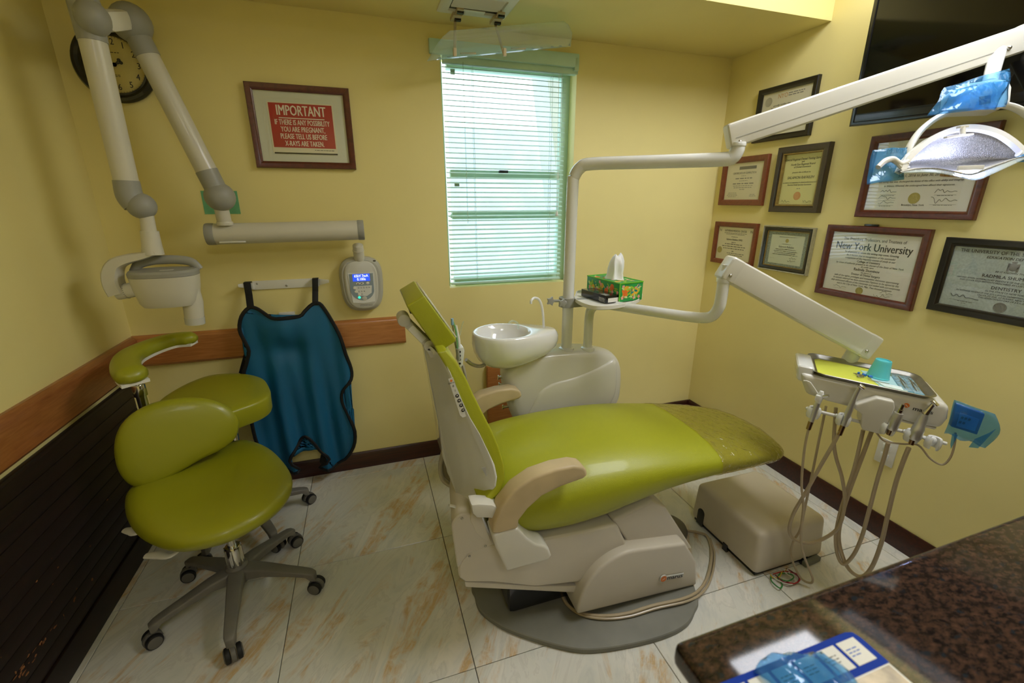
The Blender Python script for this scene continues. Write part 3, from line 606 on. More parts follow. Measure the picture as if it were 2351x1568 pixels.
for x, dz in ((-.50, .008), (-.375, -.008), (-.25, .012)): g = G(); g.sph((x, YB-.009, 1.07+dz), (.005, .003, .005), 10); t.part('screw', g, STEEL)
p = at(660, 728, Y=YB-.012)
g = G(); g.box((p.x, YB-.012, p.z), (.07, .024, .05), .003); single('wall_box', g, WHITEM, 'small white box on the wall peeking over the neckline of the blue apron', 'box', p)
# ---------------------------------------------------------------- x-ray arm on the back wall
xr = Thing('xray_unit', 'wall-mounted dental x-ray arm folded up beside the clock with its tube head hanging', 'x-ray machine', loc=(-.30, YB, 1.32))
YA, YT, YL = 2.24, 2.20, 1.97
L0, L1 = at(474, 538, Y=YA), at(836, 528, Y=YA)
g = G(); g.cyl(L0+V((.035, 0, 0)), L1-V((.028, 0, 0)), .044, seg=28); xr.part('wall_arm', g, XCREAM)
for a, b in ((L0, L0+V((.036, 0, 0))), (L1, L1-V((.03, 0, 0)))):
    g = G(); g.cyl(a, b, .0455, seg=28, bev=.006); xr.part('end_cap', g, GREY)
g = G(); a = L0+V((.05, -.038, -.032)); g.box((a.x+.05, a.y+.008, a.z), (.10, .012, .006), .002); xr.part('cover_strip', g, WHITEM)
E1 = at(505, 452, Y=YT); S1 = V((E1.x-.005, YA-.02, L0.z+.04))
g = G(); g.cyl(S1, V((S1.x, YT, E1.z)), .027, seg=20); g.cyl(S1+V((0, 0, -.004)), S1+V((0, 0, .012)), .031, seg=20, bev=.003); xr.part('swivel_post', g, XCREAM)
T1 = at(301, 53, Y=YT-.01); E2 = at(325, 473, Y=YL)
def elbow(c, d, r, ln, lift):
    g = G(); d = d.normalized(); g.sph(c, lift, 24); g.cyl(c, c+d*ln, r*.98, r*1.0, seg=24); return g
d1 = (T1-E1)
g = G(); g.tube([E1+d1*.10, E1+d1*.9], [.039, .037], 24, smooth=False); xr.part('upper_arm', g, XCREAM)
xr.part('elbow_cover', elbow(E1, d1, .0405, d1.length*.17, .057), GREY)
xr.part('elbow_cover', elbow(T1, -d1, .040, d1.length*.17, .064), GREY)
LT = at(191, 2, Y=YL); B2 = at(294, 434, Y=YL); LB = at(213, 42, Y=YL-.02)
d2 = (B2-LT)
g = G(); g.tube([LT+d2*.12, LT+d2*.97], [.037, .0355], 24, smooth=False); xr.part('lower_arm', g, XCREAM)
g = G(); g.sph(LT, .042, 24); g.sph(LB, (.046, .05, .05), 24); g.cyl(LT, LT+d2*.20, .0425, .039, seg=24); xr.part('elbow_cover', g, GREY)
g = G(); g.bar(LB+V((.01, .02, .0)), T1+V((-.01, -.03, .0)), .06, .06, .02); xr.part('pivot_link', g, WHITEM)
g = G(); g.sph(E2, (.045, .047, .045), 24); g.tube([B2+d2*-.05, B2+d2*.04, E2+V((-.014, 0, .004))], [.038, .040, .040], 24); xr.part('elbow_cover', g, GREY)
Y2 = YL
P = lambda x, y, dy=0: at(x, y, Y=Y2+dy)
g = G(); g.tube([P(336, 490), P(343, 535)], [.021, .023], 20, smooth=False); g.tube([P(343, 530), P(348, 560), P(352, 584)], [.0275, .030, .034], 20, smooth=False); xr.part('drop_shaft', g, XCREAM)
g = G()
yk = cr([P(362, 578), P(330, 587), P(295, 594), P(268, 606), P(259, 628), P(262, 652), P(274, 674)], 5)
rings = []
for i, p in enumerate(yk):
    f = i/(len(yk)-1); t_ = (yk[min(i+1, len(yk)-1)]-yk[max(0, i-1)]).normalized(); n_ = V((0, 1, 0)).cross(t_).normalized()
    hw, th = .030+.006*f, .009+.016*min(1, f*1.5)
    ring_ = [p+n_*a*th+V((0, 1, 0))*b*hw for a, b in ((-1, -.75), (-.75, -1), (.75, -1), (1, -.75), (1, .75), (.75, 1), (-.75, 1), (-1, .75))]
    rings.append(ring_)
g.loft(rings); xr.part('yoke', g, XCREAM)
g = G(); g.cyl(P(268, 672), P(312, 664), .027, seg=24, bev=.003); xr.part('angle_dial', g, WHITEM)
g = G(); ax = (P(312, 664)-P(268, 672)).normalized()
for k in range(24): a = k*math.pi/12; q = P(291, 668)+(V((0, 1, 0))*math.cos(a)+ax.cross(V((0, 1, 0)))*math.sin(a))*.0271; g.box(q, (.004, .0012, .0012))
xr.part('dial_marks', g, INK)
# tube head: rounded tub, wider at the top
hc = P(380, 645); hx = P(458, 640).x; hl = P(300, 640).x; hw = (hx-hl)/2; cx = (hx+hl)/2
def sup(cx, cy, z, a, b, n=2.6, N=36, tilt=0): return [V((cx+a*math.copysign(abs(math.cos(q))**(2/n), math.cos(q)), cy+b*math.copysign(abs(math.sin(q))**(2/n), math.sin(q)), z+tilt*math.cos(q)*a)) for q in (2*math.pi*k/N for k in range(N))]
zt_, zb_ = P(380, 632).z, P(380, 702).z
g = G(); hs = zt_-zb_
g.loft([sup(cx-.0, Y2, zb_-.0, hw*.55, .045), sup(cx, Y2, zb_+.003, hw*.78, .06), sup(cx, Y2, zb_+hs*.15, hw*.86, .068), sup(cx, Y2, zb_+hs*.6, hw*.95, .076), sup(cx, Y2, zt_, hw, .08)])
xr.part('tube_housing', g, XCREAM)
g = G(); g.loft([sup(cx, Y2, zt_+.001, hw*1.0, .081), sup(cx, Y2, zt_+.014, hw*1.01, .082), sup(cx, Y2, zt_+.022, hw*.96, .077), sup(cx, Y2, zt_+.027, hw*.5, .04)]); xr.part('top_cover', g, GREY)
g = G(); hp = [V((cx+hw*.97*c, Y2+.03, zt_+.012+.042*s**.8)) for c, s in ((-1, 0), (-.8, .62), (-.4, .95), (0, 1.0), (.4, .95), (.8, .66), (1, 0))]
g.tube(hp, .011, 12, 5, flat=1.5); xr.part('handle', g, GREY)
g = G(); g.box((cx+hw*.25, Y2-.045, zt_+.0255), (.04, .022, .001), M=None); xr.part('label', g, PAPER)
g = G(); q0 = P(440, 668); q1 = P(448, 742)
g.tube([q0+V((-.01, 0, .03)), q0.lerp(q1, .35), q1], [.036, .034, .0315], 24, smooth=False); xr.part('beam_cone', g, XCREAM)
g = G(); g.tube([q0.lerp(q1, .8), q1+V((.0005, 0, -.002))], [.0335, .033], 24, smooth=False); xr.part('cone_tip', g, LGREY)
# control panel under the wall arm
cp = Thing('xray_control_panel', 'grey x-ray control box with a lit blue display reading 65kV 7mA', 'control panel', MBACK(-.0295, 1.055))
def rr(w0, w1, h, n_):
    o_ = []
    for k in range(48):
        q = 2*math.pi*k/48; c, s = math.cos(q), math.sin(q); u_ = math.copysign(abs(c)**.62, c); v_ = math.copysign(abs(s)**.5, s)
        w = (w0+(w1-w0)*(v_+1)/2); o_.append(V((u_*w*(1-.08*v_*v_), v_*h*(1-.03*abs(u_)), n_)))
    return o_
g = G(); g.loft([rr(.094, .104, .133, 0), rr(.097, .108, .137, .02), rr(.095, .106, .135, .045), rr(.082, .094, .122, .06)]); cp.part('case', g, CGREY, local=True)
g = G(); g.loft([rr(.072, .082, .118, .058), rr(.072, .082, .118, .066), rr(.066, .077, .112, .07)]); cp.part('front_cover', g, LGREY, local=True)
n0 = .0705
g = G(); g.prism([(-.062, .062, n0), (.062, .062, n0), (.056, -.085, n0), (0, -.09, n0), (-.05, -.085, n0)][::-1], (0, 0, .0015)); cp.part('keypad_plate', g, KEYW, local=True)
g = G(); g.prism([(-.056, .057, n0+.001), (.056, .057, n0+.001)]+[V((.056*math.cos(q), -.02-.056*math.sin(q)*1.0, n0+.001)) for q in [math.pi*k/14 for k in range(1, 14)]]+[(-.056, -.02, n0+.001)], (0, 0, .0012)); cp.part('keypad', g, BLUGR, local=True)
g = G(); g.prism([(-.04, -.003, n0+.002), (.046, -.003, n0+.002), (.042, -.04, n0+.002), (.018, -.055, n0+.002), (-.018, -.05, n0+.002)], (0, 0, .0008)); cp.part('key_field', g, KEYW, local=True)
g = G(); g.box((.0, .038, n0+.0028), (.08, .035, .001), .001); cp.part('display', g, emitter('blue_display', '#2f55ff', .30), local=True)
g = G(); g.text('65kV 7mA', T(0, .046, n0+.0036), .0185, .82, .0004); g.text('0.100s', T(0, .030, n0+.0036), .0185, .85, .0004); cp.part('display_text', g, emitter('display_white', '#eaf0ff', .38), local=True, angle=180)
g = G()
for u_ in (-.018, .0): g.sph((u_, .009, n0+.002), (.009, .006, .0016), 14)
g.sph((.028, .009, n0+.002), (.008, .007, .0016), 14)
for u_, v_ in ((-.035, -.012), (-.03, -.03), (-.016, -.046)): g.sph((u_, v_, n0+.0025), (.008, .007, .0014), 14)
cp.part('button', g, WHITEM, local=True)
g = G(); g.sph((.006, -.066, n0+.002), (.012, .011, .002), 16); cp.part('exposure_button', g, LGREY, local=True)
g = G(); g.sph((-.018, -.06, n0+.002), (.007, .0065, .002), 14); cp.part('ready_lamp', g, emitter('teal_lamp', '#35e0b8', .4), local=True)
g = G(); g.text('\u25B2', T(-.018, .009, n0+.0037), .009); g.text('\u25BC', T(0, .009, n0+.0037), .009)
g.prism([(-.022, .006, n0+.0036), (-.014, .006, n0+.0036), (-.018, .012, n0+.0036)], (0, 0, .0002)); g.prism([(-.004, .012, n0+.0036), (.0, .006, n0+.0036), (.004, .012, n0+.0036)], (0, 0, .0002))
for v_, n_ in ((-.012, 5), (-.03, 3), (-.044, 2)):
    for k in range(n_): g.ring(-.02+k*.0125, v_-.003, -.014+k*.0125, v_+.003, [(0, n0+.0031), (.001, n0+.0031)])
g.words(0, .0535, .035, .003, n0+.0027, random.Random(2)); g.words(.012, -.098, .06, .002, .0703, random.Random(1)); g.words(.012, -.103, .06, .002, .0703, random.Random(3))
cp.part('key_symbols', g, INK, local=True, angle=180)
g = G(); g.box((.07, .115, .055), (.012, .006, .006), .002); cp.part('indicator_window', g, BLACK, local=True)
g = G(); g.cyl((.0, .10, .035), (.0, .195, .075), .026, .024, seg=20, bev=.003); g.cyl((0, .165, .063), (0, .172, .066), .0265, seg=20); cp.part('pivot_post', g, XCREAM, local=True)
# ---------------------------------------------------------------- blue apron
ap = Thing('xray_apron', 'blue protective x-ray apron with black piping hanging from the white wall rail', 'apron', loc=(-.38, YB-.06, 1.0))
AY = YB-.055
out_px = [(571, 707), (554, 727), (550, 757), (562, 783), (572, 805), (566, 835), (560, 860), (566, 900), (576, 940), (585, 985), (600, 1025), (640, 1062), (668, 1078), (690, 1070), (668, 1050), (684, 1020), (697, 1002), (710, 1004), (733, 1026), (757, 1046), (735, 1070), (766, 1068), (793, 1050), (812, 1020), (815, 985), (800, 950), (786, 920), (788, 895), (806, 870), (806, 845), (794, 812), (782, 775), (765, 743), (748, 715), (733, 697), (717, 699), (700, 714), (688, 725), (650, 729), (625, 728), (605, 717), (588, 708)]
def fold(x, z):
    u = (x+.40)/.4; dep = min(1, max(0, (1.02-z)/.8))
    f = .016*dep*math.sin(17*u+1.2*math.sin(4*z))+.009*dep*math.sin(31*u+2+3*z)
    dr = .034*math.exp(-((x+.405)/.12)**2)*math.exp(-((z-.88)/.10)**2) - .024*math.exp(-((x+.405)/.07)**2)*math.exp(-((z-.76)/.05)**2)
    return AY - .018 - .03*dep*(1-u*u*.3) + f - dr
cl = cr([at(x, y, Y=AY-.03) for x, y in out_px], 3, True)
g = G(); bm = g.bm
vs = [bm.verts.new(p) for p in cl]; f0 = bm.faces.new(vs)
bmesh.ops.triangulate(bm, faces=[f0])
for axis, lo, hi, st in ((0, -.60, -.12, .014), (2, .02, 1.05, .016)):
    c = lo
    while c < hi:
        n_ = V((1, 0, 0)) if axis == 0 else V((0, 0, 1)); co = n_*c
        bmesh.ops.bisect_plane(bm, geom=bm.verts[:]+bm.edges[:]+bm.faces[:], plane_co=co, plane_no=n_); c += st
bmesh.ops.remove_doubles(bm, verts=bm.verts[:], dist=.0004)
for v in bm.verts: v.co.y = fold(v.co.x, v.co.z)
o = ap.part('cloth', g, TEAL, angle=180); md = o.modifiers.new('s', 'SOLIDIFY'); md.thickness = .005
g = G(); rim = [V((p.x, fold(p.x, p.z)-.003, p.z)) for p in cl]
rings = []
N = len(rim); c0 = sum(rim, V())/N
for i, p in enumerate(rim):
    t_ = (rim[(i+1) % N]-rim[i-1]).normalized(); n_ = t_.cross(V((0, 1, 0))).normalized()
    rings.append([p+n_*math.cos(q)*.0085+V((0, 1, 0))*math.sin(q)*.006 for q in (k*math.pi/3 for k in range(6))])
g.loft(rings, wrap=True, cap=False); ap.part('piping', g, PIPING)
for pts, w in (([(566, 650), (572, 680), (579, 706)], .030), ([(723, 641), (724, 670), (725, 698)], .027)):
    g = G(); q = [at(x, y, Y=YB-.05) for x, y in pts]; q[0].y = YB-.042; q[2].y = fold(q[2].x, q[2].z)-.002
    a_, b_ = q[0], q[2]
    for s in range(1): g.bar(q[0], q[1], w, .003, .001, up=(0, 1, 0)); g.bar(q[1]+V((0, -.0005, .003)), q[2], w, .003, .001, up=(0, 1, 0))
    g.box(q[0]+V((0, .012, .0)), (w, .03, .004), .001); ap.part('strap', g, PIPING)
g = G(); q = [at(x, y, Y=YB-.03) for x, y in ((566, 790), (574, 812), (560, 862), (548, 856))]; g.prism(q, (0, .006, 0), .001)
q = [at(x, y, Y=YB-.03) for x, y in ((757, 1046), (768, 1068), (742, 1072), (733, 1060), (738, 1040))]; g.prism(q, (0, .008, 0), .002); ap.part('underside_lining', g, PIPING)
# ---------------------------------------------------------------- stools
PUFF = [(.70, -.034), (.86, -.030), (.95, -.018), (.99, -.004), (1.0, .006), (.985, .018), (.94, .028), (.84, .035), (.66, .039), (.4, .041)]
def caster(t, x, y, ang, swv):
    z = .026; d = V((math.cos(swv), math.sin(swv), 0)); ax = V((-d.y, d.x, 0)); c = V((x, y, z))+d*.014
    g = G(); g.cyl(V((x, y, .05)), V((x, y, .075)), .007, seg=10)
    pts = [c+V((0, 0, .029))+d*-.0, ]
    arc = [c+d*math.cos(q)*.029+V((0, 0, 1))*math.sin(q)*.029 for q in [math.radians(-25+23*k) for k in range(10)]]
    g.prism([p-ax*.007 for p in arc], ax*.014, .001)
    cs = t.part('caster', g, CASTG)
    for s in (-1, 1):
        g = G(); g.lathe([(.0, -.009), (.019, -.009), (.025, -.007), (.0262, -.004), (.0262, .004), (.025, .007)], c+ax*s*.017, ax*-s, seg=22); w = t.part('wheel', g, RUBB, cs)
        g = G(); g.lathe([(0, .0), (.021, 0), (.021, .003), (.018, .0045), (.0, .005)], c+ax*s*.0235, ax*s, seg=20); t.part('hub_cap', g, CASTG, cs)
def stool_base(t, hx, hy, R, angs, swv, hub_z=.135):
    g = G(); g.lathe([(.02, .075), (.036, .08), (.04, .12), (.038, hub_z+.012), (.030, hub_z+.02)], (hx, hy, 0), seg=28); t.part('hub', g, STOOLG)
    for a, sv in zip(angs, swv):
        a = math.radians(a); d = V((math.cos(a), math.sin(a), 0)); s_ = V((-d.y, d.x, 0)); H = V((hx, hy, 0)); rings = []
        for f, zt2, th, w in ((.10, .142, .05, .030), (.35, .135, .034, .025), (.7, .112, .024, .021), (.93, .098, .022, .019), (1.0, .093, .036, .018), (1.06, .085, .034, .013)):
            c = H+d*R*f; rings.append([c+s_*u*w+V((0, 0, zt2-th*q)) for u, q in ((-.8, 0), (.8, 0), (1, .15), (.9, 1), (-.9, 1), (-1, .15))])
        g = G(); vs = g.loft(rings); g._bev(vs, .002, 1, .7); t.part('leg', g, STOOLG)
        e = H+d*R; caster(t, e.x, e.y, a, math.radians(sv))
sa = Thing('operator_stool', 'lime green saddle-shaped stool with backrest on five casters, standing in front', 'stool', loc=(-.57, 1.60, 0), group='wheeled lime stools')
stool_base(sa, -.57, 1.59, .262, [-84, -13, 56, 143, 208], [-70, -20, 30, 190, 215])
g = G(); g.lathe([(.0, .14), (.027, .14), (.027, .23), (.024, .235), (.0, .236)], (-.57, 1.59, 0), seg=24)
for k in range(8): a = k*math.pi/4; g.cyl((-.57+math.cos(a)*.027, 1.59+math.sin(a)*.027, .15), (-.57+math.cos(a)*.026, 1.59+math.sin(a)*.026, .23), .0045, seg=6)
sa.part('column_cover', g, CHROME)
g = G(); g.cyl((-.57, 1.59, .21), (-.57, 1.59, .42), .014, seg=16); sa.part('gas_column', g, CHROME)
g = G(); g.box((-.58, 1.60, .43), (.16, .14, .025), .006); g.bar((-.66, 1.66, .44), (-.73, 1.78, .47), .04, .02, .005); g.bar((-.72, 1.765, .455), (-.745, 1.80, .62), .035, .016, .005, up=(1, 0, 0)); sa.part('seat_plate', g, STOOLG)
seat_px = [(288, 1170), (299, 1135), (350, 1106), (420, 1080), (480, 1050), (525, 1028), (570, 1020), (618, 1037), (655, 1072), (672, 1105), (664, 1142), (625, 1183), (545, 1230), (470, 1254), (400, 1262), (342, 1247), (303, 1215)]
g = G(); g.pad(cr([at(x, y, Z=.472) for x, y in seat_px], 4, True), (0, 0, 1), [(s, h*1.15) for s, h in PUFF]); sa.part('seat', g, GREENS, angle=180)
bn = V((.30, -1, .28)).normalized(); bc = at(405, 1018, Y=1.73)
def atp(x, y, c, n):
    d = at(x, y, D=1)-_O; return _O + d*((c-_O).dot(n)/d.dot(n))
back_px = [(266, 1060), (263, 1020), (275, 980), (305, 948), (350, 925), (410, 913), (465, 913), (510, 925), (540, 948), (549, 975), (540, 1005), (510, 1030), (465, 1052), (420, 1078), (380, 1100), (335, 1118), (300, 1112), (278, 1090)]
g = G(); g.pad(cr([atp(x, y, bc, bn) for x, y in back_px], 4, True), bn, [(s, h*.95) for s, h in PUFF]); sa.part('backrest', g, GREENS, angle=180)
for (x, y, z_), (x2, y2) in (((287, 1217, .44), (320, 1222)), ((335, 1276, .40), (400, 1272))):
    a_, b_ = at(x, y, Z=z_), at(x2, y2, Z=z_+.01)
    g = G(); g.tube([a_, a_.lerp(b_, .4), b_, b_.lerp(V((-.58, 1.6, z_+.02)), .5)], [.011, .015, .008, .005], 12, flat=.55); sa.part('lever', g, WHITEM)
sb = Thing('assistant_stool', 'lime green round stool with curved padded arm on a chrome post, in the corner', 'stool', loc=(-.62, 2.03, 0), group='wheeled lime stools')
stool_base(sb, -.62, 2.02, .24, [-58, -121, 20, 92, 164], [-30, -150, 40, 100, 170])
g = G(); g.cyl((-.62, 2.02, .13), (-.62, 2.02, .33), .026, seg=20); g.cyl((-.62, 2.02, .33), (-.62, 2.02, .58), .015, seg=16); sb.part('gas_column', g, CHROME)
g = G(); g.box((-.63, 2.04, .59), (.16, .16, .02), .005); g.bar((-.66, 1.98, .592), (-.82, 1.90, .592), .04, .015, .004); sb.part('seat_plate', g, STOOLG)
sb_px = [(362, 925), (385, 905), (430, 880), (480, 862), (530, 857), (575, 860), (605, 870), (618, 888), (620, 905), (598, 922), (550, 940), (500, 955), (440, 962), (390, 955), (365, 942)]
g = G(); g.pad(cr([at(x, y, Z=.685) for x, y in sb_px], 4, True), (0, 0, 1), [(.88, -.082), (.96, -.078), (.985, -.066), (.99, -.03), (.998, -.008), (.985, .0), (.96, .003), (.80, .006), (.4, .009)]); sb.part('seat', g, GREENS, angle=50)
PB = at(330, 935, Y=1.86); PT = at(316, 880, Y=1.86)
g = G(); g.cyl(V((PT.x, PT.y, .60)), PT+V((0, 0, .03)), .016, seg=18); g.cyl(PT+V((0, 0, -.05)), PT+V((0, 0, -.005)), .021, seg=18, bev=.002); sb.part('arm_post', g, CHROME)
arm_c = [at(312, 872, Y=1.855), at(292, 845, Y=1.87), at(300, 815, Y=1.93), at(350, 792, Y=2.0), at(405, 778, Y=2.06), at(448, 773, Y=2.09)]
arm_c = [V((p.x, p.y, .905)) if i > 1 else V((p.x, p.y, .895)) for i, p in enumerate(arm_c)]
arm_c = [at(312, 868, Z=.885), at(290, 848, Z=.895), at(297, 820, Z=.9), at(345, 796, Z=.905), at(400, 780, Z=.91), at(452, 776, Z=.912)]
g = G(); cc = cr(arm_c, 6); rings = []
for i, p in enumerate(cc):
    f = i/(len(cc)-1); t_ = (cc[min(i+1, len(cc)-1)]-cc[max(0, i-1)]); t_.z = 0; t_.normalize(); n_ = V((-t_.y, t_.x, 0))
    e = min(1, (min(f, 1-f)/.07+.12))**.5; w, h = (.047-.014*f)*e, (.030-.004*f)*e
    rings.append([p+n_*w*math.copysign(abs(math.cos(q))**.8, math.cos(q))+V((0, 0, h*math.copysign(abs(math.sin(q))**.8, math.sin(q)))) for q in (2*math.pi*k/20 for k in range(20))])
g.loft(rings); sb.part('arm_pad', g, GREENS, angle=180)
g = G(); rings = []
for i, p in enumerate(cc[1:-1]):
    i += 1; f = i/(len(cc)-1); t_ = (cc[min(i+1, len(cc)-1)]-cc[i-1]); t_.z = 0; t_.normalize(); n_ = V((-t_.y, t_.x, 0)); w = .040-.013*f
    rings.append([p+n_*a*w+V((0, 0, -.024+.004*f+b)) for a, b in ((-1, -.007), (1, -.007), (1, .004), (-1, .004))])
g.loft(rings); sb.part('arm_plate', g, WHITEM)
k0 = at(300, 962, Y=1.84)
g = G(); g.tube([V((PT.x+.005, 1.86, k0.z)), k0+V((.02, 0, 0)), k0, k0+V((-.012, -.004, -.004))], [.006, .009, .014, .010], 12, flat=.7); sb.part('clamp_lever', g, WHITEM)
# ---------------------------------------------------------------- dental chair (long axis along X, middle at Y = 1.335)
ch = Thing('dental_chair', 'dental patient chair with lime green upholstery and cream base in the middle of the room', 'dental chair', loc=(.70, 1.335, 0))
CYc = 1.335
plate_px = [(1085, 1335), (1090, 1370), (1103, 1405), (1150, 1440), (1215, 1466), (1290, 1488), (1350, 1496), (1430, 1487), (1520, 1465), (1575, 1438), (1596, 1405), (1600, 1370)]
pp = [at(x, y, Z=.012) for x, y in plate_px]
pp = [p for p in pp]+[V((1.16, 1.25, .012)), V((1.15, 1.50, .012)), V((1.02, 1.66, .012)), V((.70, 1.73, .012)), (V((.42, 1.62, .012)))]
g = G(); o_ = [V((p.x, p.y, 0)) for p in cr(pp, 5, True)]; g.prism(o_, (0, 0, .022), .008, 3, .8); ch.part('base_plate', g, PLATE)
def xz(pts, Y): return [at(x, y, Y=Y) for x, y in pts]
YN = 1.065
g = G()
q = cr(xz([(1325, 1412), (1330, 1385), (1345, 1348), (1372, 1312), (1405, 1285), (1440, 1268), (1470, 1262)], YN), 4)+xz([(1575, 1248), (1600, 1290), (1597, 1362)], YN)
q = [V((p.x, 0, max(p.z, .024))) for p in q]
mid = [V((p.x, 0, p.z)) for p in q]
rings = []
for Y, k in ((YN, 0), (YN+.002, 0)): pass
vs = g.loft([[V((p.x, YN, p.z)) for p in q], [V((p.x, YN+.54, p.z)) for p in q]]); g._bev(vs, .022, 4, .6); ch.part('base_cover', g, BEIGE)
g = G(); tq = [V((.72, 0, .40)), V((.80, 0, .43)), V((.90, 0, .46)), V((1.0, 0, .34)), V((1.08, 0, .20)), V((.80, 0, .25)), V((.72, 0, .30))]
tq = [V((p.x, YN+.05, p.z)) for p in (at(1407, 1195, Y=YN+.05), at(1500, 1150, Y=YN+.05), at(1530, 1165, Y=YN+.05), at(1592, 1262, Y=YN+.05), at(1455, 1265, Y=YN+.05))]
g.prism(tq, (0, .44, 0), .012, 3); ch.part('upper_cover', g, BEIGE)
g = G(); lq = cr(xz([(1052, 1330), (1052, 1300), (1070, 1275), (1105, 1255), (1150, 1245)], 1.10), 3)+xz([(1240, 1240), (1420, 1205), (1445, 1262), (1330, 1340), (1230, 1350), (1130, 1340), (1068, 1340)], 1.10)
vs = g.loft([lq, [V((p.x+.09*max(0, min(1, (.42-p.x)/.2)), p.y+.47, p.z)) for p in lq]]); g._bev(vs, .018, 3); ch.part('lift_arm_cover', g, BEIGE)
g = G(); lq = xz([(1066, 1336), (1068, 1349), (1330, 1362), (1345, 1345), (1230, 1346)], 1.11); vs = g.loft([lq, [V((p.x+.09*max(0, min(1, (.42-p.x)/.2)), p.y+.45, p.z)) for p in lq]]); g._bev(vs, .006, 2); ch.part('lift_arm_skirt', g, BEIGE)
g = G(); bq = cr(xz([(1050, 1310), (1043, 1260), (1037, 1215), (1040, 1198), (1056, 1182), (1085, 1180)], 1.10), 3)+xz([(1130, 1230), (1140, 1250), (1075, 1275)], 1.10)
vs = g.loft([bq, [V((p.x+.03, p.y+.2, p.z)) for p in bq], [V((p.x+.11, p.y+.47, p.z)) for p in bq]]); g._bev(vs, .014, 3); ch.part('rear_boot', g, BEIGE)
g = G()
for x, y in ((1061, 1190), (1115, 1254), (1078, 1277)): p = at(x, y, Y=1.098); g.sph(p, (.004, .003, .004), 8)
ch.part('screw', g, STEEL)
g = G(); p = at(1100, 1225, Y=1.096); g.prism([at(x, y, Y=1.094) for x, y in ((1085, 1165), (1105, 1185), (1128, 1245), (1112, 1240), (1095, 1225), (1080, 1195))], (0, .02, 0), .003); ch.part('pivot_cover', g, BEIGE)
g = G(); g.box((.62, CYc, .20), (.50, .34, .34), .02); g.box((.55, CYc, .42), (.46, .34, .12), .02); ch.part('lift_mechanism', g, BLACK)
# seat: one contoured pad from hip to toe
def ring_seat(x, w, zt, zb, n=3.0, N=44, crown=.012, yc=CYc+.008):
    out = []
    for k in range(N):
        q = 2*math.pi*k/N; c, s = math.cos(q), math.sin(q)
        u = math.copysign(abs(c)**(2/n), c); v = math.copysign(abs(s)**(2/n), s); z = (zt+zb)/2+v*(zt-zb)/2
        if v > 0: z += crown*(1-u*u)*v
        out.append(V((x, yc+u*w, z)))
    return out
ST = [(.30, .20, .535, .47), (.325, .235, .575, .435), (.37, .255, .605, .405), (.45, .268, .622, .385), (.56, .276, .63, .381), (.68, .279, .632, .395), (.80, .277, .628, .423), (.92, .272, .618, .447), (1.04, .265, .602, .459), (1.16, .256, .583, .461), (1.28, .246, .561, .458), (1.38, .234, .541, .456), (1.46, .222, .523, .450), (1.51, .205, .511, .450), (1.54, .183, .501, .453), (1.558, .15, .493, .459), (1.566, .10, .485, .467)]
def interp(ST, n):
    rows = cr([V((a, b, c)) for a, b, c, d in ST], n); rows2 = cr([V((a, d, 0)) for a, b, c, d in ST], n)
    return [(p.x, p.y, p.z, r.y) for p, r in zip(rows, rows2)]
SI = interp(ST, 4)
g = G(); g.loft([ring_seat(*s, n=2.9) for s in SI]); seat = ch.part('seat_cushion', g, GREEN, angle=180)
g = G(); rg = random.Random(5); rings = []
cov = [s for s in SI if s[0] > 1.145]
for i, s in enumerate(cov):
    r_ = ring_seat(s[0]+(.006 if i > len(cov)-4 else 0), s[1]+.004, s[2]+.003, s[3]-.004, n=2.9)
    rings.append([p+V((0, 0, .0022*math.sin(p.y*70+p.x*45)*math.sin(p.x*60-p.y*20))) for p in r_])
g.loft(rings, cap=False); ch.part('toe_cover', g, WRAP, label='clear wrinkled plastic toe cover', angle=180)
# backrest
def ayz(x, y, off=0):
    Y = 1.1
    for _ in range(6): p = at(x, y, Y=Y); Y = 1.078+(p.z-.6)*.16+off
    return p
def both(pts, off=0, far_off=0):
    a = [ayz(x, y, off) for x, y in pts]; return a, [V((p.x, 2*CYc-p.y, p.z)) for p in a]
sh_px = [(978, 800), (1003, 960), (1028, 1085), (1050, 1140), (1068, 1156), (1095, 1152), (1122, 1140), (1140, 1116), (1142, 1092), (1127, 1062), (1088, 1012), (1052, 948), (1022, 872), (1006, 818), (996, 800)]
sh_px = [(974, 797), (988, 866), (1009, 972), (1028, 1085), (1050, 1140), (1068, 1156), (1095, 1152), (1120, 1140), (1139, 1118), (1142, 1096), (1136, 1068), (1121, 1036), (1102, 997), (1080, 960), (1062, 922), (1048, 888), (1034, 854), (1024, 838), (1005, 812), (992, 797)]
a = [ayz(x, y, (.15, .15, .15, .15, .14, .12, .06, .02)[k] if k < 8 else (.10 if k > 17 else 0)) for k, (x, y) in enumerate(sh_px)]; b = [V((p.x, 2*CYc-p.y, p.z)) for p in a]
g = G(); vs = g.loft([a, b]); g._bev(vs, .02, 3, .9); ch.part('back_shell', g, WHITEG)
cu_px = [(1000, 806), (1024, 808), (1045, 835), (1064, 885), (1082, 935), (1112, 992), (1146, 1052), (1164, 1095), (1164, 1122), (1150, 1146), (1124, 1155), (1098, 1154), (1120, 1141), (1138, 1118), (1140, 1090), (1124, 1060), (1084, 1010), (1048, 948), (1018, 872)]
cu_px = [(1003, 808), (1024, 804), (1048, 830), (1069, 866), (1088, 908), (1107, 946), (1130, 990), (1146, 1028), (1158, 1068), (1160, 1098), (1150, 1132), (1128, 1150), (1098, 1154), (1118, 1142), (1137, 1119), (1140, 1096), (1133, 1068), (1118, 1036), (1099, 997), (1077, 960), (1059, 922), (1045, 888), (1031, 854), (1021, 838)]
a, b = both(cu_px, .006); g = G(); vs = g.loft([a, b]); g._bev(vs, .014, 3, .8); ch.part('back_cushion', g, GREEN, angle=60)
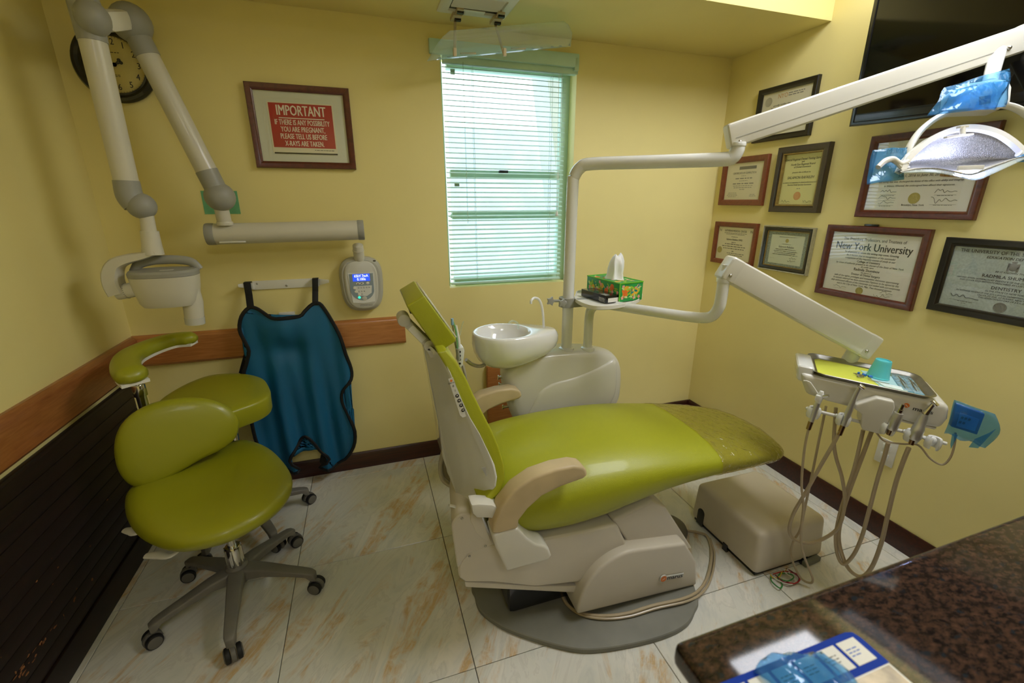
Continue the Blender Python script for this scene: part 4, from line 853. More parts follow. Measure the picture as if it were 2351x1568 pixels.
# control strip on the shell side
def onshell(x, y, d): return ayz(x, y, -d)
g = G(); q = [onshell(x, y, .001) for x, y in ((1029, 870), (1040, 866), (1070, 955), (1062, 958), (1056, 953))]; g.prism(q, (0, -.002, 0)); st = ch.part('control_strip', g, LGREY)
g = G()
for x, y in ((1049.5, 908.5), (1054, 919.5), (1058.5, 930.5), (1063, 941.5)): p = onshell(x, y, .0035); g.cyl(p, p+V((0, -.0012, 0)), .0052, seg=18)
bt = ch.part('button', g, BLACK, st)
MF = lambda p, rot=0: Matrix.Translation(p) @ Matrix(((1, 0, 0, 0), (0, 0, -1, 0), (0, 1, 0, 0), (0, 0, 0, 1))) @ Matrix.Rotation(rot, 4, 'Z')
g = G()
for k, (x, y) in enumerate(((1049.5, 908.5), (1054, 919.5), (1058.5, 930.5), (1063, 941.5))):
    p = onshell(x, y, .0052); m = MF(p, -.3 if k % 2 else .3); m = m @ Matrix.Scale(.58, 4); g.box((0, -.002, 0), (.009, .0018, .0004), M=m); g.box((.003, .001, 0), (.0018, .006, .0004), M=m); g.box((-.001, .003, 0), (.003, .003, .0004), M=m)
ch.part('button_symbol', g, WHP, st)
g = G(); g.text('0', MF(onshell(1040.5, 886.5, .004), .0), .010, .9, .0002); g.text('1', MF(onshell(1045, 897, .004), 0), .010, .9, .0002); g.text('marus', MF(onshell(1036, 879, .004), .15), .008, .9, .0003); ch.part('lettering', g, INK, st, angle=180)
g = G(); p = onshell(1036, 874, .004); g.cyl(p, p+V((0, -.0006, 0)), .0035, seg=12); ch.part('emblem', g, ORINK, st)
g = G(); p = onshell(1109, 1073, .001); g.prism([onshell(x, y, .0006) for x, y in ((1105, 1074), (1116, 1072), (1117, 1095))], (0, -.001, 0)); ch.part('shell_notch', g, GREY)
# headrest
hA = [at(933, 703, Y=1.21), at(974, 678, Y=1.21), at(1047, 778, Y=1.21), at(1045, 786, Y=1.21), at(1008, 809, Y=1.21)]
g = G(); vs = g.loft([hA, [p+V((0, .25, 0)) for p in hA]]); g._bev(vs, .014, 3, .4); hr = ch.part('headrest_cushion', g, GREEN, angle=60)
g = G(); q = [at(974, 677, Y=1.225), at(1046, 776, Y=1.225)]; n_ = V((q[1].z-q[0].z, 0, q[0].x-q[1].x)).normalized()*-1
n_ = V((.86, 0, .5)); g.prism([q[0]+n_*.001, q[1]+n_*.001, q[1]+n_*.005, q[0]+n_*.005], (0, .22, 0), .001); ch.part('headrest_liner', g, WHITEG)
jA, jB = at(926, 731, Y=1.30), at(983, 788, Y=1.30)
g = G(); g.bar(jA, jB, .05, .026, .007); ch.part('headrest_link', g, LGREY)
for p, r in ((jA, .0185), (jB, .0175)):
    g = G(); g.cyl(p+V((0, -.03, 0)), p+V((0, .03, 0)), r, seg=24, bev=.004); ch.part('headrest_joint', g, LGREY)
g = G(); m_ = jA.lerp(jB, .5); d_ = (jB-jA).normalized(); g.bar(m_-d_*.028+V((0, -.027, 0)), m_+d_*.03+V((0, -.027, 0)), .01, .022, .004); ch.part('release_button', g, WHITEG)
g = G(); g.bar(jA+V((.02, .03, .02)), hA[0].lerp(hA[4], .25)+V((.015, .12, 0)), .05, .02, .004); ch.part('headrest_bracket', g, BLACK)
g = G(); g.bar(jB, at(996, 812, Y=1.30), .06, .03, .006); ch.part('headrest_socket', g, LGREY)
# armrests
arm_px = [(1347, 1079), (1340, 1073), (1318, 1070), (1276, 1078), (1225, 1096), (1182, 1126), (1150, 1165), (1134, 1203), (1131, 1226), (1147, 1226), (1190, 1214), (1192, 1196), (1212, 1170), (1245, 1140), (1290, 1118), (1340, 1100), (1350, 1092)]
sup_px = [(1131, 1204+2), (1130, 1234), (1165, 1313), (1262, 1287), (1267, 1277), (1262, 1263), (1252, 1255), (1232, 1250), (1212, 1237), (1191, 1214)]
sup_px = [(1131, 1206), (1131, 1228), (1150, 1225), (1190, 1214), (1210, 1236), (1230, 1250), (1252, 1255), (1262, 1263), (1267, 1277), (1262, 1287), (1165, 1313), (1140, 1262)]
for Y, d in ((1.028, .058), (1.628, .058)):
    pts = [at(x, y, Y=1.028) for x, y in arm_px]; pts = [V((p.x, Y, p.z)) for p in pts]
    g = G(); vs = g.prism(pts, (0, d, 0), .010, 3, .9); ar = ch.part('armrest', g, TAN, angle=45)
    pts = [at(x, y, Y=1.028) for x, y in sup_px[3:]+[(1131, 1230)]]; pts = [V((p.x, Y+.002, p.z)) for p in pts]
    g = G(); g.prism(pts, (0, d+.012, 0), .008, 3, .8); ch.part('armrest_support', g, CREAM, ar, angle=45)
g = G(); q = [at(x, y, Y=1.05) for x, y in ((1082, 1160), (1100, 1158), (1130, 1160), (1145, 1166), (1140, 1200), (1128, 1190), (1095, 1189), (1086, 1180))]; g.prism(q, (0, .05, 0), .006, 2); ch.part('armrest_bracket', g, CREAM)
g = G(); q = [at(x, y, Y=1.15) for x, y in ((1031, 1160), (1045, 1164), (1062, 1172), (1085, 1180))]; g.tube(q, [.006, .008, .009, .01], 8, flat=.5); ch.part('tilt_lever', g, CREAM)
for dx in (0, .012):
    q = [at(1018, 1035, Y=1.40), at(1011, 1070, Y=1.40), at(1016, 1100, Y=1.38), at(1036, 1116, Y=1.36), at(1060, 1130, Y=1.36)]
    g = G(); g.tube([p+V((dx*1.3, dx*1.5, 0)) for p in q], .0085, 10); ch.part('rear_hose', g, CORD)
# logo on the base
lp = at(1522, 1327, Y=YN-.0015)
lgm = MF(V((lp.x, YN-.003, lp.z)), -.13)
g = G(); g.cyl(lgm @ V((0, 0, -.001)), lgm @ V((0, 0, .003)), .0155, seg=24); lg = ch.part('badge', g, LGREY)
g = G(); g.cyl(lgm @ V((0, 0, .002)), lgm @ V((0, 0, .0036)), .0125, seg=24); ch.part('emblem', g, ORINK, lg)
g = G(); g.box((.052, .001, .0005), (.078, .016, .003), .001, M=lgm); ch.part('badge_strip', g, LGREY, lg)
g = G(); g.text('marus', lgm @ T(.052, .0, .0021), .026, 1.12, .0008); g.box((.042, .0, .0021), (.07, .0006, .0002), M=lgm); ch.part('lettering', g, INK, lg, angle=180)
g = G(); g.box((-.003, .001, .0037), (.008, .002, .0003), M=lgm @ Matrix.Rotation(.8, 4, 'Z')); g.box((.003, -.001, .0037), (.008, .002, .0003), M=lgm @ Matrix.Rotation(.8, 4, 'Z')); ch.part('emblem_mark', g, WHP, lg)
# ---------------------------------------------------------------- cuspidor unit beside the chair
cu = Thing('cuspidor_unit', 'glossy cream cuspidor cabinet with a white spittoon bowl, standing behind the patient chair', 'cuspidor', loc=(.82, 1.80, 0))
UF = 1.695
body_px = [(1150, 868), (1157, 845), (1175, 825), (1205, 812), (1260, 802), (1330, 797), (1380, 798), (1402, 808), (1415, 828), (1418, 855), (1416, 890), (1411, 912), (1398, 930), (1370, 950), (1330, 970), (1260, 980), (1200, 975), (1180, 962), (1163, 925)]
BOX = [(.45, -.30), (.62, -.29), (.80, -.24), (.92, -.16), (.98, -.09), (1.0, -.055), (.985, -.03), (.955, -.012), (.90, -.003), (.8, 0), (.5, .004)]
oc = cr([at(x, y, Y=UF+.06) for x, y in body_px], 4, True)
g = G(); g.pad([V((p.x, UF, p.z)) for p in oc], (0, -1, 0), BOX); cu.part('body', g, CREAM, angle=180)
lo_px = [(1213, 962), (1222, 933), (1238, 901), (1267, 880.6), (1320, 866), (1379, 842), (1412, 826), (1417, 855), (1415, 890), (1410, 911), (1398, 929), (1370, 949), (1330, 968), (1260, 978)]
g = G(); q = cr([at(x, y, Y=UF-.004) for x, y in lo_px], 3, True); g.pad(q, (0, -1, 0), [(1.0, -.05), (1.0, -.004), (.985, .002), (.9, .007), (.5, .008)]); cu.part('lower_panel', g, CREAM, angle=60)
g = G(); g.box((.80, 1.80, .23), (.28, .2, .46), .03, 3); cu.part('pedestal', g, CREAM)
g = G()
for x, y, l in ((1150, 866, .02), (1149, 883, .012), (1160, 934, .02)): p = at(x, y, Y=UF+.05); g.cyl(p+V((.02, 0, 0)), p+V((-l*.6, 0, 0)), .006, seg=12); g.box(p+V((-l*.6, 0, .0)), (.005, .008, .022), .002)
cu.part('valve', g, CHROME)
# bowl: tear-shaped outside, round basin
bc_ = V((.525, 1.72, 0)); zr = .925
def tear(z, s, tail=1.0, N=56, dz=0.0):
    out = []
    for k in range(N):
        a = 2*math.pi*k/N; c, sn = math.cos(a), math.sin(a)
        rx = .135 if c < 0 else .135+(.115*tail)*c**.7; ry = .128*(1-.10*max(0, c)*abs(c))
        out.append(V((bc_.x+c*rx*s, bc_.y+sn*ry*s*(1 if c < .0 else 1), z+dz*max(0, c)**2)))
    return out
def circ(z, r, ox=-.0, N=56, dz=0.0): return [V((bc_.x+ox+math.cos(2*math.pi*k/N)*r, bc_.y+math.sin(2*math.pi*k/N)*r*.96, z+dz*max(0, math.cos(2*math.pi*k/N)))) for k in range(N)]
g = G(); g.loft([tear(.782, .45), tear(.790, .66, dz=.01), tear(.810, .83, 1.12, dz=.014), tear(.842, .95, 1.06, dz=.006), tear(.878, 1.0, 1.0, dz=-.004), tear(.905, 1.0, 1.0, dz=-.012), tear(zr-.004, .985, .97, dz=-.014), tear(zr+.001, .965, .93, dz=-.008), circ(zr+.004, .122, dz=-.004), circ(zr+.001, .114), circ(zr-.02, .106), circ(zr-.05, .090), circ(zr-.075, .06), circ(zr-.082, .02)])
cu.part('bowl', g, CERAM, angle=180)
g = G(); g.cyl((bc_.x, bc_.y, zr-.083), (bc_.x, bc_.y, zr-.079), .016, seg=16); cu.part('drain', g, STEEL)
g = G(); g.lathe([(.045, .76), (.05, .765), (.05, .79), (.04, .80)], (.60, 1.76, 0), seg=24); cu.part('bowl_socket', g, CREAM)
cf = at(1249, 746, Y=1.74); c2 = at(1220, 692, Y=1.72)
g = G(); g.tube([cf+V((0, 0, -.03)), at(1246, 715, Y=1.74), at(1239, 690, Y=1.735), at(1228, 684, Y=1.73), at(1220, 690, Y=1.72), at(1219, 697, Y=1.72)], .0055, 12); cu.part('cup_filler', g, CERAM)
g = G(); g.tube([at(1190, 755, Y=1.74), at(1189, 743, Y=1.735), at(1178, 737, Y=1.725), at(1168, 741, Y=1.71)], .0045, 10); cu.part('rinse_spout', g, CLEAR)
g = G(); q = [at(1130, 826, Y=1.72), at(1105, 840, Y=1.66), at(1085, 837, Y=1.62), at(1070, 826, Y=1.60)]; g.tube(q, .0075, 12, 6); cu.part('holder_arm', g, STEEL)
hb = at(1060, 825, Y=1.59)
g = G(); g.prism([at(x, y, Y=1.575) for x, y in ((1054, 800), (1064, 797), (1067, 805), (1063, 838), (1057, 846), (1052, 832))], (0, .05, 0), .003); cu.part('instrument_holder', g, WHITEG)
g = G()
for k in range(4): p = at(1056, 808+k*9, Y=1.572); g.cyl(p, p+V((0, .004, 0)), .004, seg=10)
cu.part('holder_socket', g, BLACK)
# assistant instruments held there
su = Thing('saliva_ejector', 'thin clear-and-green suction tips standing in the small white holder by the headrest', 'instrument', loc=at(1050, 815, Y=1.58))
g = G(); g.tube([at(1047, 800, Y=1.585), at(1043, 775, Y=1.585), at(1039, 745, Y=1.585)], .0028, 8); su.part('stem', g, STEEL)
g = G(); g.cyl(at(1038.5, 746, Y=1.585), at(1038, 731, Y=1.585), .005, seg=10, bev=.001); su.part('tip', g, mat('pale_blue_tip', '#8fb6d8', .4))
g = G(); g.tube([at(1051, 812, Y=1.58), at(1048, 770, Y=1.58), at(1044, 750, Y=1.585), at(1040, 738, Y=1.59)], .003, 8); su.part('green_tube', g, mat('green_tube', '#6aa86c', .4))
g = G(); g.tube([at(1056, 812, Y=1.59), at(1052, 780, Y=1.59), at(1047, 747, Y=1.59)], [.006, .0075, .004], 10); su.part('barrel', g, WHITEG)
g = G(); g.tube([at(1056, 770, Y=1.6), at(1060, 750, Y=1.6), at(1064, 738, Y=1.6)], .002, 6); su.part('bent_tip', g, CLEAR)
g = G(); g.cyl(at(1051, 800, Y=1.58), at(1054, 826, Y=1.58), .009, seg=12); su.part('grip', g, GREY)
g = G(); g.tube([at(1062, 838, Y=1.60), at(1068, 862, Y=1.60), at(1072, 900, Y=1.62), at(1085, 960, Y=1.66)], .006, 8); su.part('hose', g, CORD)
# ---------------------------------------------------------------- dental light on its pole
li = Thing('dental_light', 'dental operating light with white pole, jointed arm and glowing reflector', 'dental lamp', loc=(.835, 1.75, .80))
PB_ = V((.835, 1.75, .80)); PT_ = at(1340, 379, Y=1.75); PVT = V((1.27, 1.35, 1.62))
ez = at(1692, 372, D=1.56); ez.x, ez.y = PVT.x, PVT.y
hz = (at(1345, 378, Y=1.74).z); dirh = V((PVT.x-PB_.x, PVT.y-PB_.y, 0)); Lh = dirh.length; dirh.normalize()
top = V((PB_.x, PB_.y, hz)); 
path = [PB_, PB_+V((0, 0, .3)), top-V((0, 0, .09)), top-V((0, 0, .045))+dirh*.006, top-V((0, 0, .012))+dirh*.03, top+dirh*.075, top+dirh*(Lh*.5), V((PVT.x, PVT.y, hz))-dirh*.05, V((PVT.x, PVT.y, hz))-dirh*.012+V((0, 0, .006)), V((PVT.x, PVT.y, hz+.028)), V((PVT.x, PVT.y, hz+.04))]
zx = at(1692, 350, D=1.55).z
g = G(); g.tube(path, .0245, 24, 5); li.part('pole', g, WHITEG)
g = G(); g.lathe([(.034, .785), (.036, .80), (.034, .812), (.026, .816)], (PB_.x, PB_.y, 0), seg=28); li.part('pole_collar', g, WHITEG)
pv = V((PVT.x, PVT.y, hz+.04))
g = G(); g.cyl(pv, pv+V((0, 0, .014)), .028, seg=24, bev=.003); g.cyl(pv+V((0, 0, .014)), pv+V((0, 0, .05)), .016, seg=18); li.part('pivot', g, WHITEG)
sA, sB = at(1668, 316, D=1.55), at(2342, 92, D=1.37)
g = G(); g.bar(sA, sB, .058, .082, .012, h2=.076, w2=.052, seg=3); li.part('spring_arm', g, CREAM)
d_ = (sB-sA).normalized(); sd_ = d_.cross(V((0, 0, 1))).normalized(); up_ = sd_.cross(d_)
g = G(); g.bar(sA+sd_*.0295-up_*.012+d_*.02, sB+sd_*.0265-up_*.012-d_*.05, .001, .0022, 0, up=up_); li.part('seam', g, GREY)
g = G(); g.bar(sB-d_*.006, sB+d_*.008, .056, .082, .006); li.part('arm_end_cap', g, CREAM)
for p in (sA+d_*.03+sd_*.029-up_*.028, sB-d_*.05+sd_*.027-up_*.012):
    g = G(); g.sph(p, .0065, 12); li.part('screw', g, STEEL)
r0, r1 = at(2292, 112, D=1.38), at(2272, 190, D=1.36)
g = G(); g.cyl(r0, r1, .021, .018, seg=20); li.part('drop_rod', g, WHITEG)
g = G(); q = [at(x, y, D=1.33) for x, y in ((2195, 205), (2215, 192), (2290, 180), (2318, 183), (2325, 200), (2322, 235), (2300, 248), (2190, 252))]; g.prism(q, _F*.05, .008, 3); li.part('switch_housing', g, CREAM)
g = G(); q = [at(x, y, D=1.327) for x, y in ((2250, 222), (2275, 218), (2275, 236), (2250, 240))]; g.prism(q, _F*.004); li.part('switch', g, BLACK)
g = G(); q = cr([at(x, y, D=d) for x, y, d in ((2082, 366, 1.36), (2090, 335, 1.36), (2118, 296, 1.36), (2165, 264, 1.36), (2230, 246, 1.36), (2290, 240, 1.36), (2340, 252, 1.36), (2385, 290, 1.36), (2410, 350, 1.36))], 5)
rings = []
for i, p in enumerate(q):
    t_ = (q[min(i+1, len(q)-1)]-q[max(0, i-1)]).normalized(); n_ = t_.cross(_F).normalized(); w = .009
    rings.append([p+n_*math.cos(a)*w+_F*math.sin(a)*.012 for a in (k*math.pi/6 for k in range(12))])
g.loft(rings); li.part('yoke', g, CREAM)
tu = [(2066, 395), (2082, 366), (2115, 335), (2150, 313), (2195, 298), (2240, 296), (2285, 307), (2320, 328), (2350, 355), (2375, 372)]
bu = [(2066, 397), (2085, 393), (2110, 389), (2150, 389), (2190, 396), (2228, 402), (2265, 390), (2310, 374), (2350, 362), (2375, 374)]
tp, bp_ = cr([at(x, y, D=1.335) for x, y in tu], 4), cr([at(x, y, D=1.30) for x, y in bu], 4)
g = G(); n_u = len(tp); rows = []
for j in range(13):
    v = j/12; rows.append([tp[i].lerp(bp_[i], v)+_F*(.085*math.sin(math.pi*min(1, v*1.0))*math.sin(math.pi*i/(n_u-1))**.8) for i in range(n_u)])
g.loft(rows, cap=False, closed=False); refl = li.part('reflector', g, mat('faceted_mirror', '#8f8c80', .42, 1.0, var=.3, vscale=240, bump=.5, bscale=420), angle=180)
md = refl.modifiers.new('s', 'SOLIDIFY'); md.thickness = .004; md.offset = 1
g = G(); rings = []
for i, p in enumerate(tp):
    t_ = (tp[min(i+1, n_u-1)]-tp[max(0, i-1)]).normalized(); n_ = t_.cross(_F).normalized(); rings.append([p+n_*a*.0075+_F*b*.012 for a, b in ((-1, -1), (1, -1), (1, 1), (-1, 1))])
vs = g.loft(rings); li.part('reflector_rim', g, CREAM)
g = G(); rows = []
for j in range(5):
    v = j/4; rows.append([bp_[i]-_F*.02*v*math.sin(math.pi*i/(n_u-1))-_U*(.022*v*math.sin(math.pi*i/(n_u-1)))+_U*.002 for i in range(n_u)])
g.loft(rows, cap=False, closed=False); sh_ = li.part('front_shield', g, CLEAR, angle=180); md = sh_.modifiers.new('s', 'SOLIDIFY'); md.thickness = .0025
g = G(); p = at(2210, 300, D=1.31); g.bar(at(2170, 316, D=1.30), at(2232, 308, D=1.30), .012, .006, .002); g.cyl(p+_U*-.012, p+_U*.012, .007, seg=14); g.bar(at(2200, 293, D=1.31), at(2220, 290, D=1.31), .014, .008, .002); li.part('lamp_clip', g, CREAM)
g = G(); p, q = at(2207, 386, D=1.304), at(2250, 384, D=1.304); w_ = (_U*.8+_F*.1)*.008; g.prism([p, q, q+w_, p+w_], _F*.003); o = li.part('lamp', g, emitter('lamp_leds', '#b4c2ff', 420.0))
g = G(); g.bar(at(2198, 386, D=1.296), at(2258, 384, D=1.296), .006, .013, .002); li.part('lamp_blocker', g, CREAM)  # added bar, blocks the direct glow of the LED strip towards the camera
g = G(); g.bar(at(2165, 398, D=1.32), at(2225, 402, D=1.32), .02, .016, .003); li.part('lamp_grille', g, mat('amber_grille', '#b98a3c', .4, var=.2, vscale=90))
for k in range(6):
    g = G(); p = at(2170+k*10, 399+k*.6, D=1.306); g.bar(p-_U*.007, p+_U*.007, .002, .003, up=(1, 0, 0)); li.part('grille_bar', g, mat('amber_bar', '#8a5e1e', .4) if k == 0 else bpy.data.materials['amber_bar'])
hl = [at(x, y, D=1.33) for x, y in ((2082, 372), (2068, 377), (2050, 366), (2032, 370), (2016, 384))]
g = G(); g.tube(hl, [.010, .008, .009, .0085, .0075], 14); g.tube([at(2060, 374, D=1.33), at(2070, 385, D=1.33), at(2085, 385, D=1.335)], .006, 10); g.cyl(at(2078, 378, D=1.33), at(2086, 358, D=1.34), .010, seg=16); li.part('handle', g, CREAM)
hr_ = [at(x, y, D=1.33) for x, y in ((2338, 352), (2352, 358), (2368, 360), (2385, 372))]
g = G(); g.tube(hr_, [.010, .009, .009, .0075], 14); li.part('handle', g, CREAM)
def sheet(pts, D, sub=4, wob=.006, seed=1, t=.0006):
    """a tinted film quad with soft ripples"""
    r = random.Random(seed); a, b, c, d = [at(x, y, D=k) for (x, y), k in zip(pts, D)]; g = G(); rows = []
    for j in range(sub*3+1):
        v = j/(sub*3); rows.append([a.lerp(b, u).lerp(d.lerp(c, u), v)+_F*wob*(math.sin(5*u+seed)+math.sin(4*v+2*seed)+.5*math.sin(9*(u+v))) for u in (k/(sub*3) for k in range(sub*3+1))])
    g.loft(rows, cap=False, closed=False); return g
def film_part(t, name, g, m=None):
    o = t.part(name, g, m or BLUEF, angle=180); md = o.modifiers.new('s', 'SOLIDIFY'); md.thickness = .0007; return o
film_part(li, 'barrier_film', sheet([(2176, 196), (2322, 155), (2304, 248), (2132, 264)], [1.30, 1.29, 1.30, 1.30], seed=1))
film_part(li, 'barrier_film', sheet([(2186, 206), (2318, 184), (2290, 250), (2165, 253)], [1.292, 1.285, 1.29, 1.29], seed=2, wob=.004))
film_part(li, 'barrier_film', sheet([(2004, 345), (2086, 337), (2076, 412), (1990, 424)], [1.345, 1.345, 1.345, 1.345], seed=3, wob=.004))
film_part(li, 'barrier_film', sheet([(2326, 364), (2390, 338), (2390, 372), (2332, 374)], [1.31, 1.31, 1.31, 1.31], seed=4, wob=.003))
# pole tray, tissues, black box
pt = Thing('pole_tray', 'small grey tray clamped to the white pole below the window', 'tray', loc=(.86, 1.75, 1.03))
tray_px = [(1322, 690), (1322, 676), (1332, 669), (1400, 664), (1455, 668), (1472, 674), (1474, 682), (1462, 692), (1425, 702), (1390, 706), (1355, 704)]
q = cr([at(x, y, Z=1.04) for x, y in tray_px], 4, True)
g = G(); g.pad(q, (0, 0, 1), [(.97, -.012), (1.0, -.008), (1.0, .006), (.985, .007), (.975, -.002), (.5, -.002)]); pt.part('plate', g, WHITEM, angle=40)
g = G(); g.lathe([(.026, 1.005), (.037, 1.005), (.037, 1.045), (.026, 1.045)], (.83, 1.75, 0), seg=24); g.box((.885, 1.735, 1.022), (.07, .035, .036), .006); pt.part('clamp', g, GREY)
for px_, py_ in ((1266, 692), (1293, 697)):
    c = at(px_, py_, Y=1.685 if px_ > 1280 else 1.74); g = G()
    star = [c+V((math.cos(k*math.pi/5)*(.022 if k % 2 == 0 else .013), 0, math.sin(k*math.pi/5)*(.022 if k % 2 == 0 else .013))) for k in range(10)]
    g.prism(star, (0, .012, 0), .003); g.cyl(c+V((0, .01, 0)), V((.83, 1.74, c.z)).lerp(c, .5), .006, seg=10); pt.part('star_knob', g, GREY)
tb = Thing('tissue_box', 'green floral tissue box with a white tissue pulled up, on the grey pole tray', 'tissue box', loc=(1.06, 1.70, 1.045))
bz = 1.041; n0_ = at(1421, 694, Z=bz); l0 = at(1341, 688, Z=bz); r0_ = at(1466, 682, Z=bz)
ul = (l0-n0_); ul.z = 0; ul.normalize(); ur = V((ul.y, -ul.x, 0)); 
if ur.dot(r0_-n0_) < 0: ur = -ur
ul = V((-.14, .99, 0)).normalized(); ur = V((.99, .14, 0))
BL, BW, BH = .235, .125, .079
Mb = Matrix(((ul.x, ur.x, 0, n0_.x), (ul.y, ur.y, 0, n0_.y), (0, 0, 1, bz), (0, 0, 0, 1)))
TBG = mat('tissue_green', '#2aa04a', .4, var=.12, vscale=30); LIME = mat('lime_trim', '#6cc52c', .4)
g = G(); g.box((BL/2, BW/2, BH/2), (BL, BW, BH), .0015, M=Mb); tb.part('carton', g, TBG)
g = G()
for a, b in (((0, 0), (BL, 0)), ((0, 0), (0, BW)), ((BL, 0), (BL, BW)), ((0, BW), (BL, BW))): g.bar(Mb @ V((a[0], a[1], BH)), Mb @ V((b[0], b[1], BH)), .004, .004)
g.bar(Mb @ V((0, 0, 0)), Mb @ V((0, 0, BH)), .004, .004, up=(1, 0, 0)); tb.part('edge_trim', g, LIME)
rgn = random.Random(12); pal = {'orange_fruit': '#ef7a2b', 'lime_leaf': '#a6cf3a', 'pink_flower': '#f2a79a', 'yellow_fruit': '#f0bd3a', 'pale_leaf': '#cfe79a', 'teal_leaf': '#0b8f8a'}
for nm, colr in pal.items():
    g = G(); n_ = {'orange_fruit': 14, 'lime_leaf': 54, 'pink_flower': 24, 'yellow_fruit': 9, 'pale_leaf': 42, 'teal_leaf': 24}[nm]; fr = {'orange_fruit': .013, 'yellow_fruit': .013, 'pink_flower': .007}.get(nm)
    for k in range(n_):
        face = k % 3; hh = rgn.uniform(.0004, .0009)
        rx, ry = (fr, fr*1.1) if fr else (rgn.uniform(.009, .016), rgn.uniform(.0025, .005)); an = rgn.uniform(0, 6.28)
        m_ = .019 if fr is None or fr > .01 else .01
        if face == 0: c = (rgn.uniform(m_, BL-m_), rgn.uniform(m_, BH-m_)); f = lambda u, v: V((u, -hh, v))
        elif face == 1: c = (rgn.uniform(m_, BW-m_), rgn.uniform(m_, BH-m_)); f = lambda u, v: V((-hh, u, v))
        else: c = (rgn.uniform(m_, BL-m_), rgn.uniform(m_, BW-m_)); f = lambda u, v: V((u, v, BH+hh))
        pts = [];
        for q_ in range(12):
            a = q_*math.pi/6; r_ = 1+(.3*math.cos(5*a) if nm == 'pink_flower' else 0); u = rx*math.cos(a)*r_; v = ry*math.sin(a)*r_
            pts.append(Mb @ f(c[0]+u*math.cos(an)-v*math.sin(an), c[1]+u*math.sin(an)+v*math.cos(an)))
        g.bm.faces.new([g.bm.verts.new(p) for p in pts])
    tb.part('printed_'+nm, g, mat(nm, colr, .45, var=.08, vscale=60), kind='stuff')
g = G(); ov = [V((BL/2+math.cos(a)*.06, BW/2+math.sin(a)*.026, BH+.0012)) for a in (k*math.pi/12 for k in range(24))]; g.prism([Mb @ p for p in ov], (0, 0, .0006)); tb.part('opening', g, WHITEM)
g = G(); rings = []; tc_ = Mb @ V((BL/2-.005, BW/2, BH+.001))
for j, (h, w, d) in enumerate(((0, .050, .020), (.02, .042, .020), (.045, .042, .019), (.07, .038, .016), (.09, .028, .010), (.099, .017, .004))):
    rings.append([tc_+V((math.cos(a)*w*(1+.16*math.sin(3*a+j*.35))*.85+h*.06, math.sin(a)*w*.6*(1+.32*math.sin(5*a+j*.5)), h*(1+.10*math.sin(2*a+1)+.05*math.sin(5*a)))) for a in (k*math.pi/14 for k in range(28))])
g.loft(rings); tb.part('tissue', g, mat('tissue_paper', '#f4f4f2', .8, var=.02), angle=70)
kb = Thing('glove_box', 'small flat black carton with a white patterned patch, in front of the tissue box', 'box', loc=(.98, 1.62, 1.045))
n1 = at(1391, 697, Z=bz); Mk = Matrix(((-ul.x, -ur.x, 0, 0), (-ul.y, -ur.y, 0, 0), (0, 0, 1, 0), (0, 0, 0, 1)))
Mk = Matrix(((ul.x, ur.x, 0, n1.x), (ul.y, ur.y, 0, n1.y), (0, 0, 1, bz), (0, 0, 0, 1)))
g = G(); g.box((.09, .036, .016), (.18, .072, .032), .001, M=Mk); kb.part('carton', g, BLACK)
g = G(); g.box((-.0004, .04, .012), (.0006, .06, .018), M=Mk); kb.part('label', g, PAPER)
g = G()
for k in range(5):
    for j in range(4): g.box((.012+k*.008+(j % 2)*.003, -.0003, .004+j*.005), (.0045, .0005, .0022), M=Mk); g.box((.012+k*.008, .006+j*.006, .0323), (.0045, .0022, .0005), M=Mk)
kb.part('check_print', g, PAPER)
# ---------------------------------------------------------------- delivery unit with instruments
ang, tl = math.radians(-46.9), math.radians(4.5)
da = V((math.cos(ang)*math.cos(tl), math.sin(ang)*math.cos(tl), -math.sin(tl))); db = V((-math.sin(ang), math.cos(ang), 0)); dn = da.cross(db)
D0 = V((1.629, .988, .873))
MD = Matrix(((da.x, db.x, dn.x, D0.x), (da.y, db.y, dn.y, D0.y), (da.z, db.z, dn.z, D0.z), (0, 0, 0, 1)))
def atv(x, y, v):
    d = at(x, y, D=1)-_O; p = D0+db*v; return MD.inverted() @ (_O + d*((p-_O).dot(db)/d.dot(db)))
de = Thing('delivery_unit', 'cream dental delivery unit on a jointed arm with instrument holders and a film-wrapped keypad', 'dental delivery unit', MD)
# post and arms
b0 = V((.935, 1.735, .79)); eN = at(1662, 640, D=1.56); zz = at(1490, 722, D=1.75).z
hd = V((eN.x-b0.x, eN.y-b0.y, 0)); Lh = hd.length; hd.normalize()
path = [b0, b0+V((0, 0, .05)), V((b0.x, b0.y, zz-.07)), V((b0.x, b0.y, zz-.03))+hd*.012, V((b0.x, b0.y, zz-.005))+hd*.05, V((b0.x, b0.y, zz))+hd*.12, V((b0.x, b0.y, zz+.005))+hd*(Lh*.55), V((eN.x, eN.y, zz+.01))-hd*.10, V((eN.x, eN.y, zz+.022))-hd*.03, V((eN.x, eN.y, zz+.06))-hd*.004, V((eN.x, eN.y, zz+.10)), V((eN.x, eN.y, eN.z+.0))]
g = G(); g.tube(path, .0205, 22, 5); de.part('swing_arm', g, WHITEG)
g = G(); g.lathe([(.03, .78), (.032, .80), (.03, .808), (.022, .812)], (b0.x, b0.y, 0), seg=26); de.part('arm_collar', g, WHITEG)
g = G(); g.cyl(V((eN.x, eN.y, eN.z-.012)), V((eN.x, eN.y, eN.z+.004)), .024, seg=20, bev=.002); g.cyl(V((eN.x, eN.y, eN.z)), V((eN.x, eN.y, eN.z+.05)), .013, seg=14); de.part('pivot', g, WHITEG)
sA = at(1663, 612, D=1.555); sB = MD @ atv(1996, 797, .150)
g = G(); g.bar(sA, sB, .066, .085, .014, seg=3, h2=.092); de.part('spring_arm', g, CREAM)
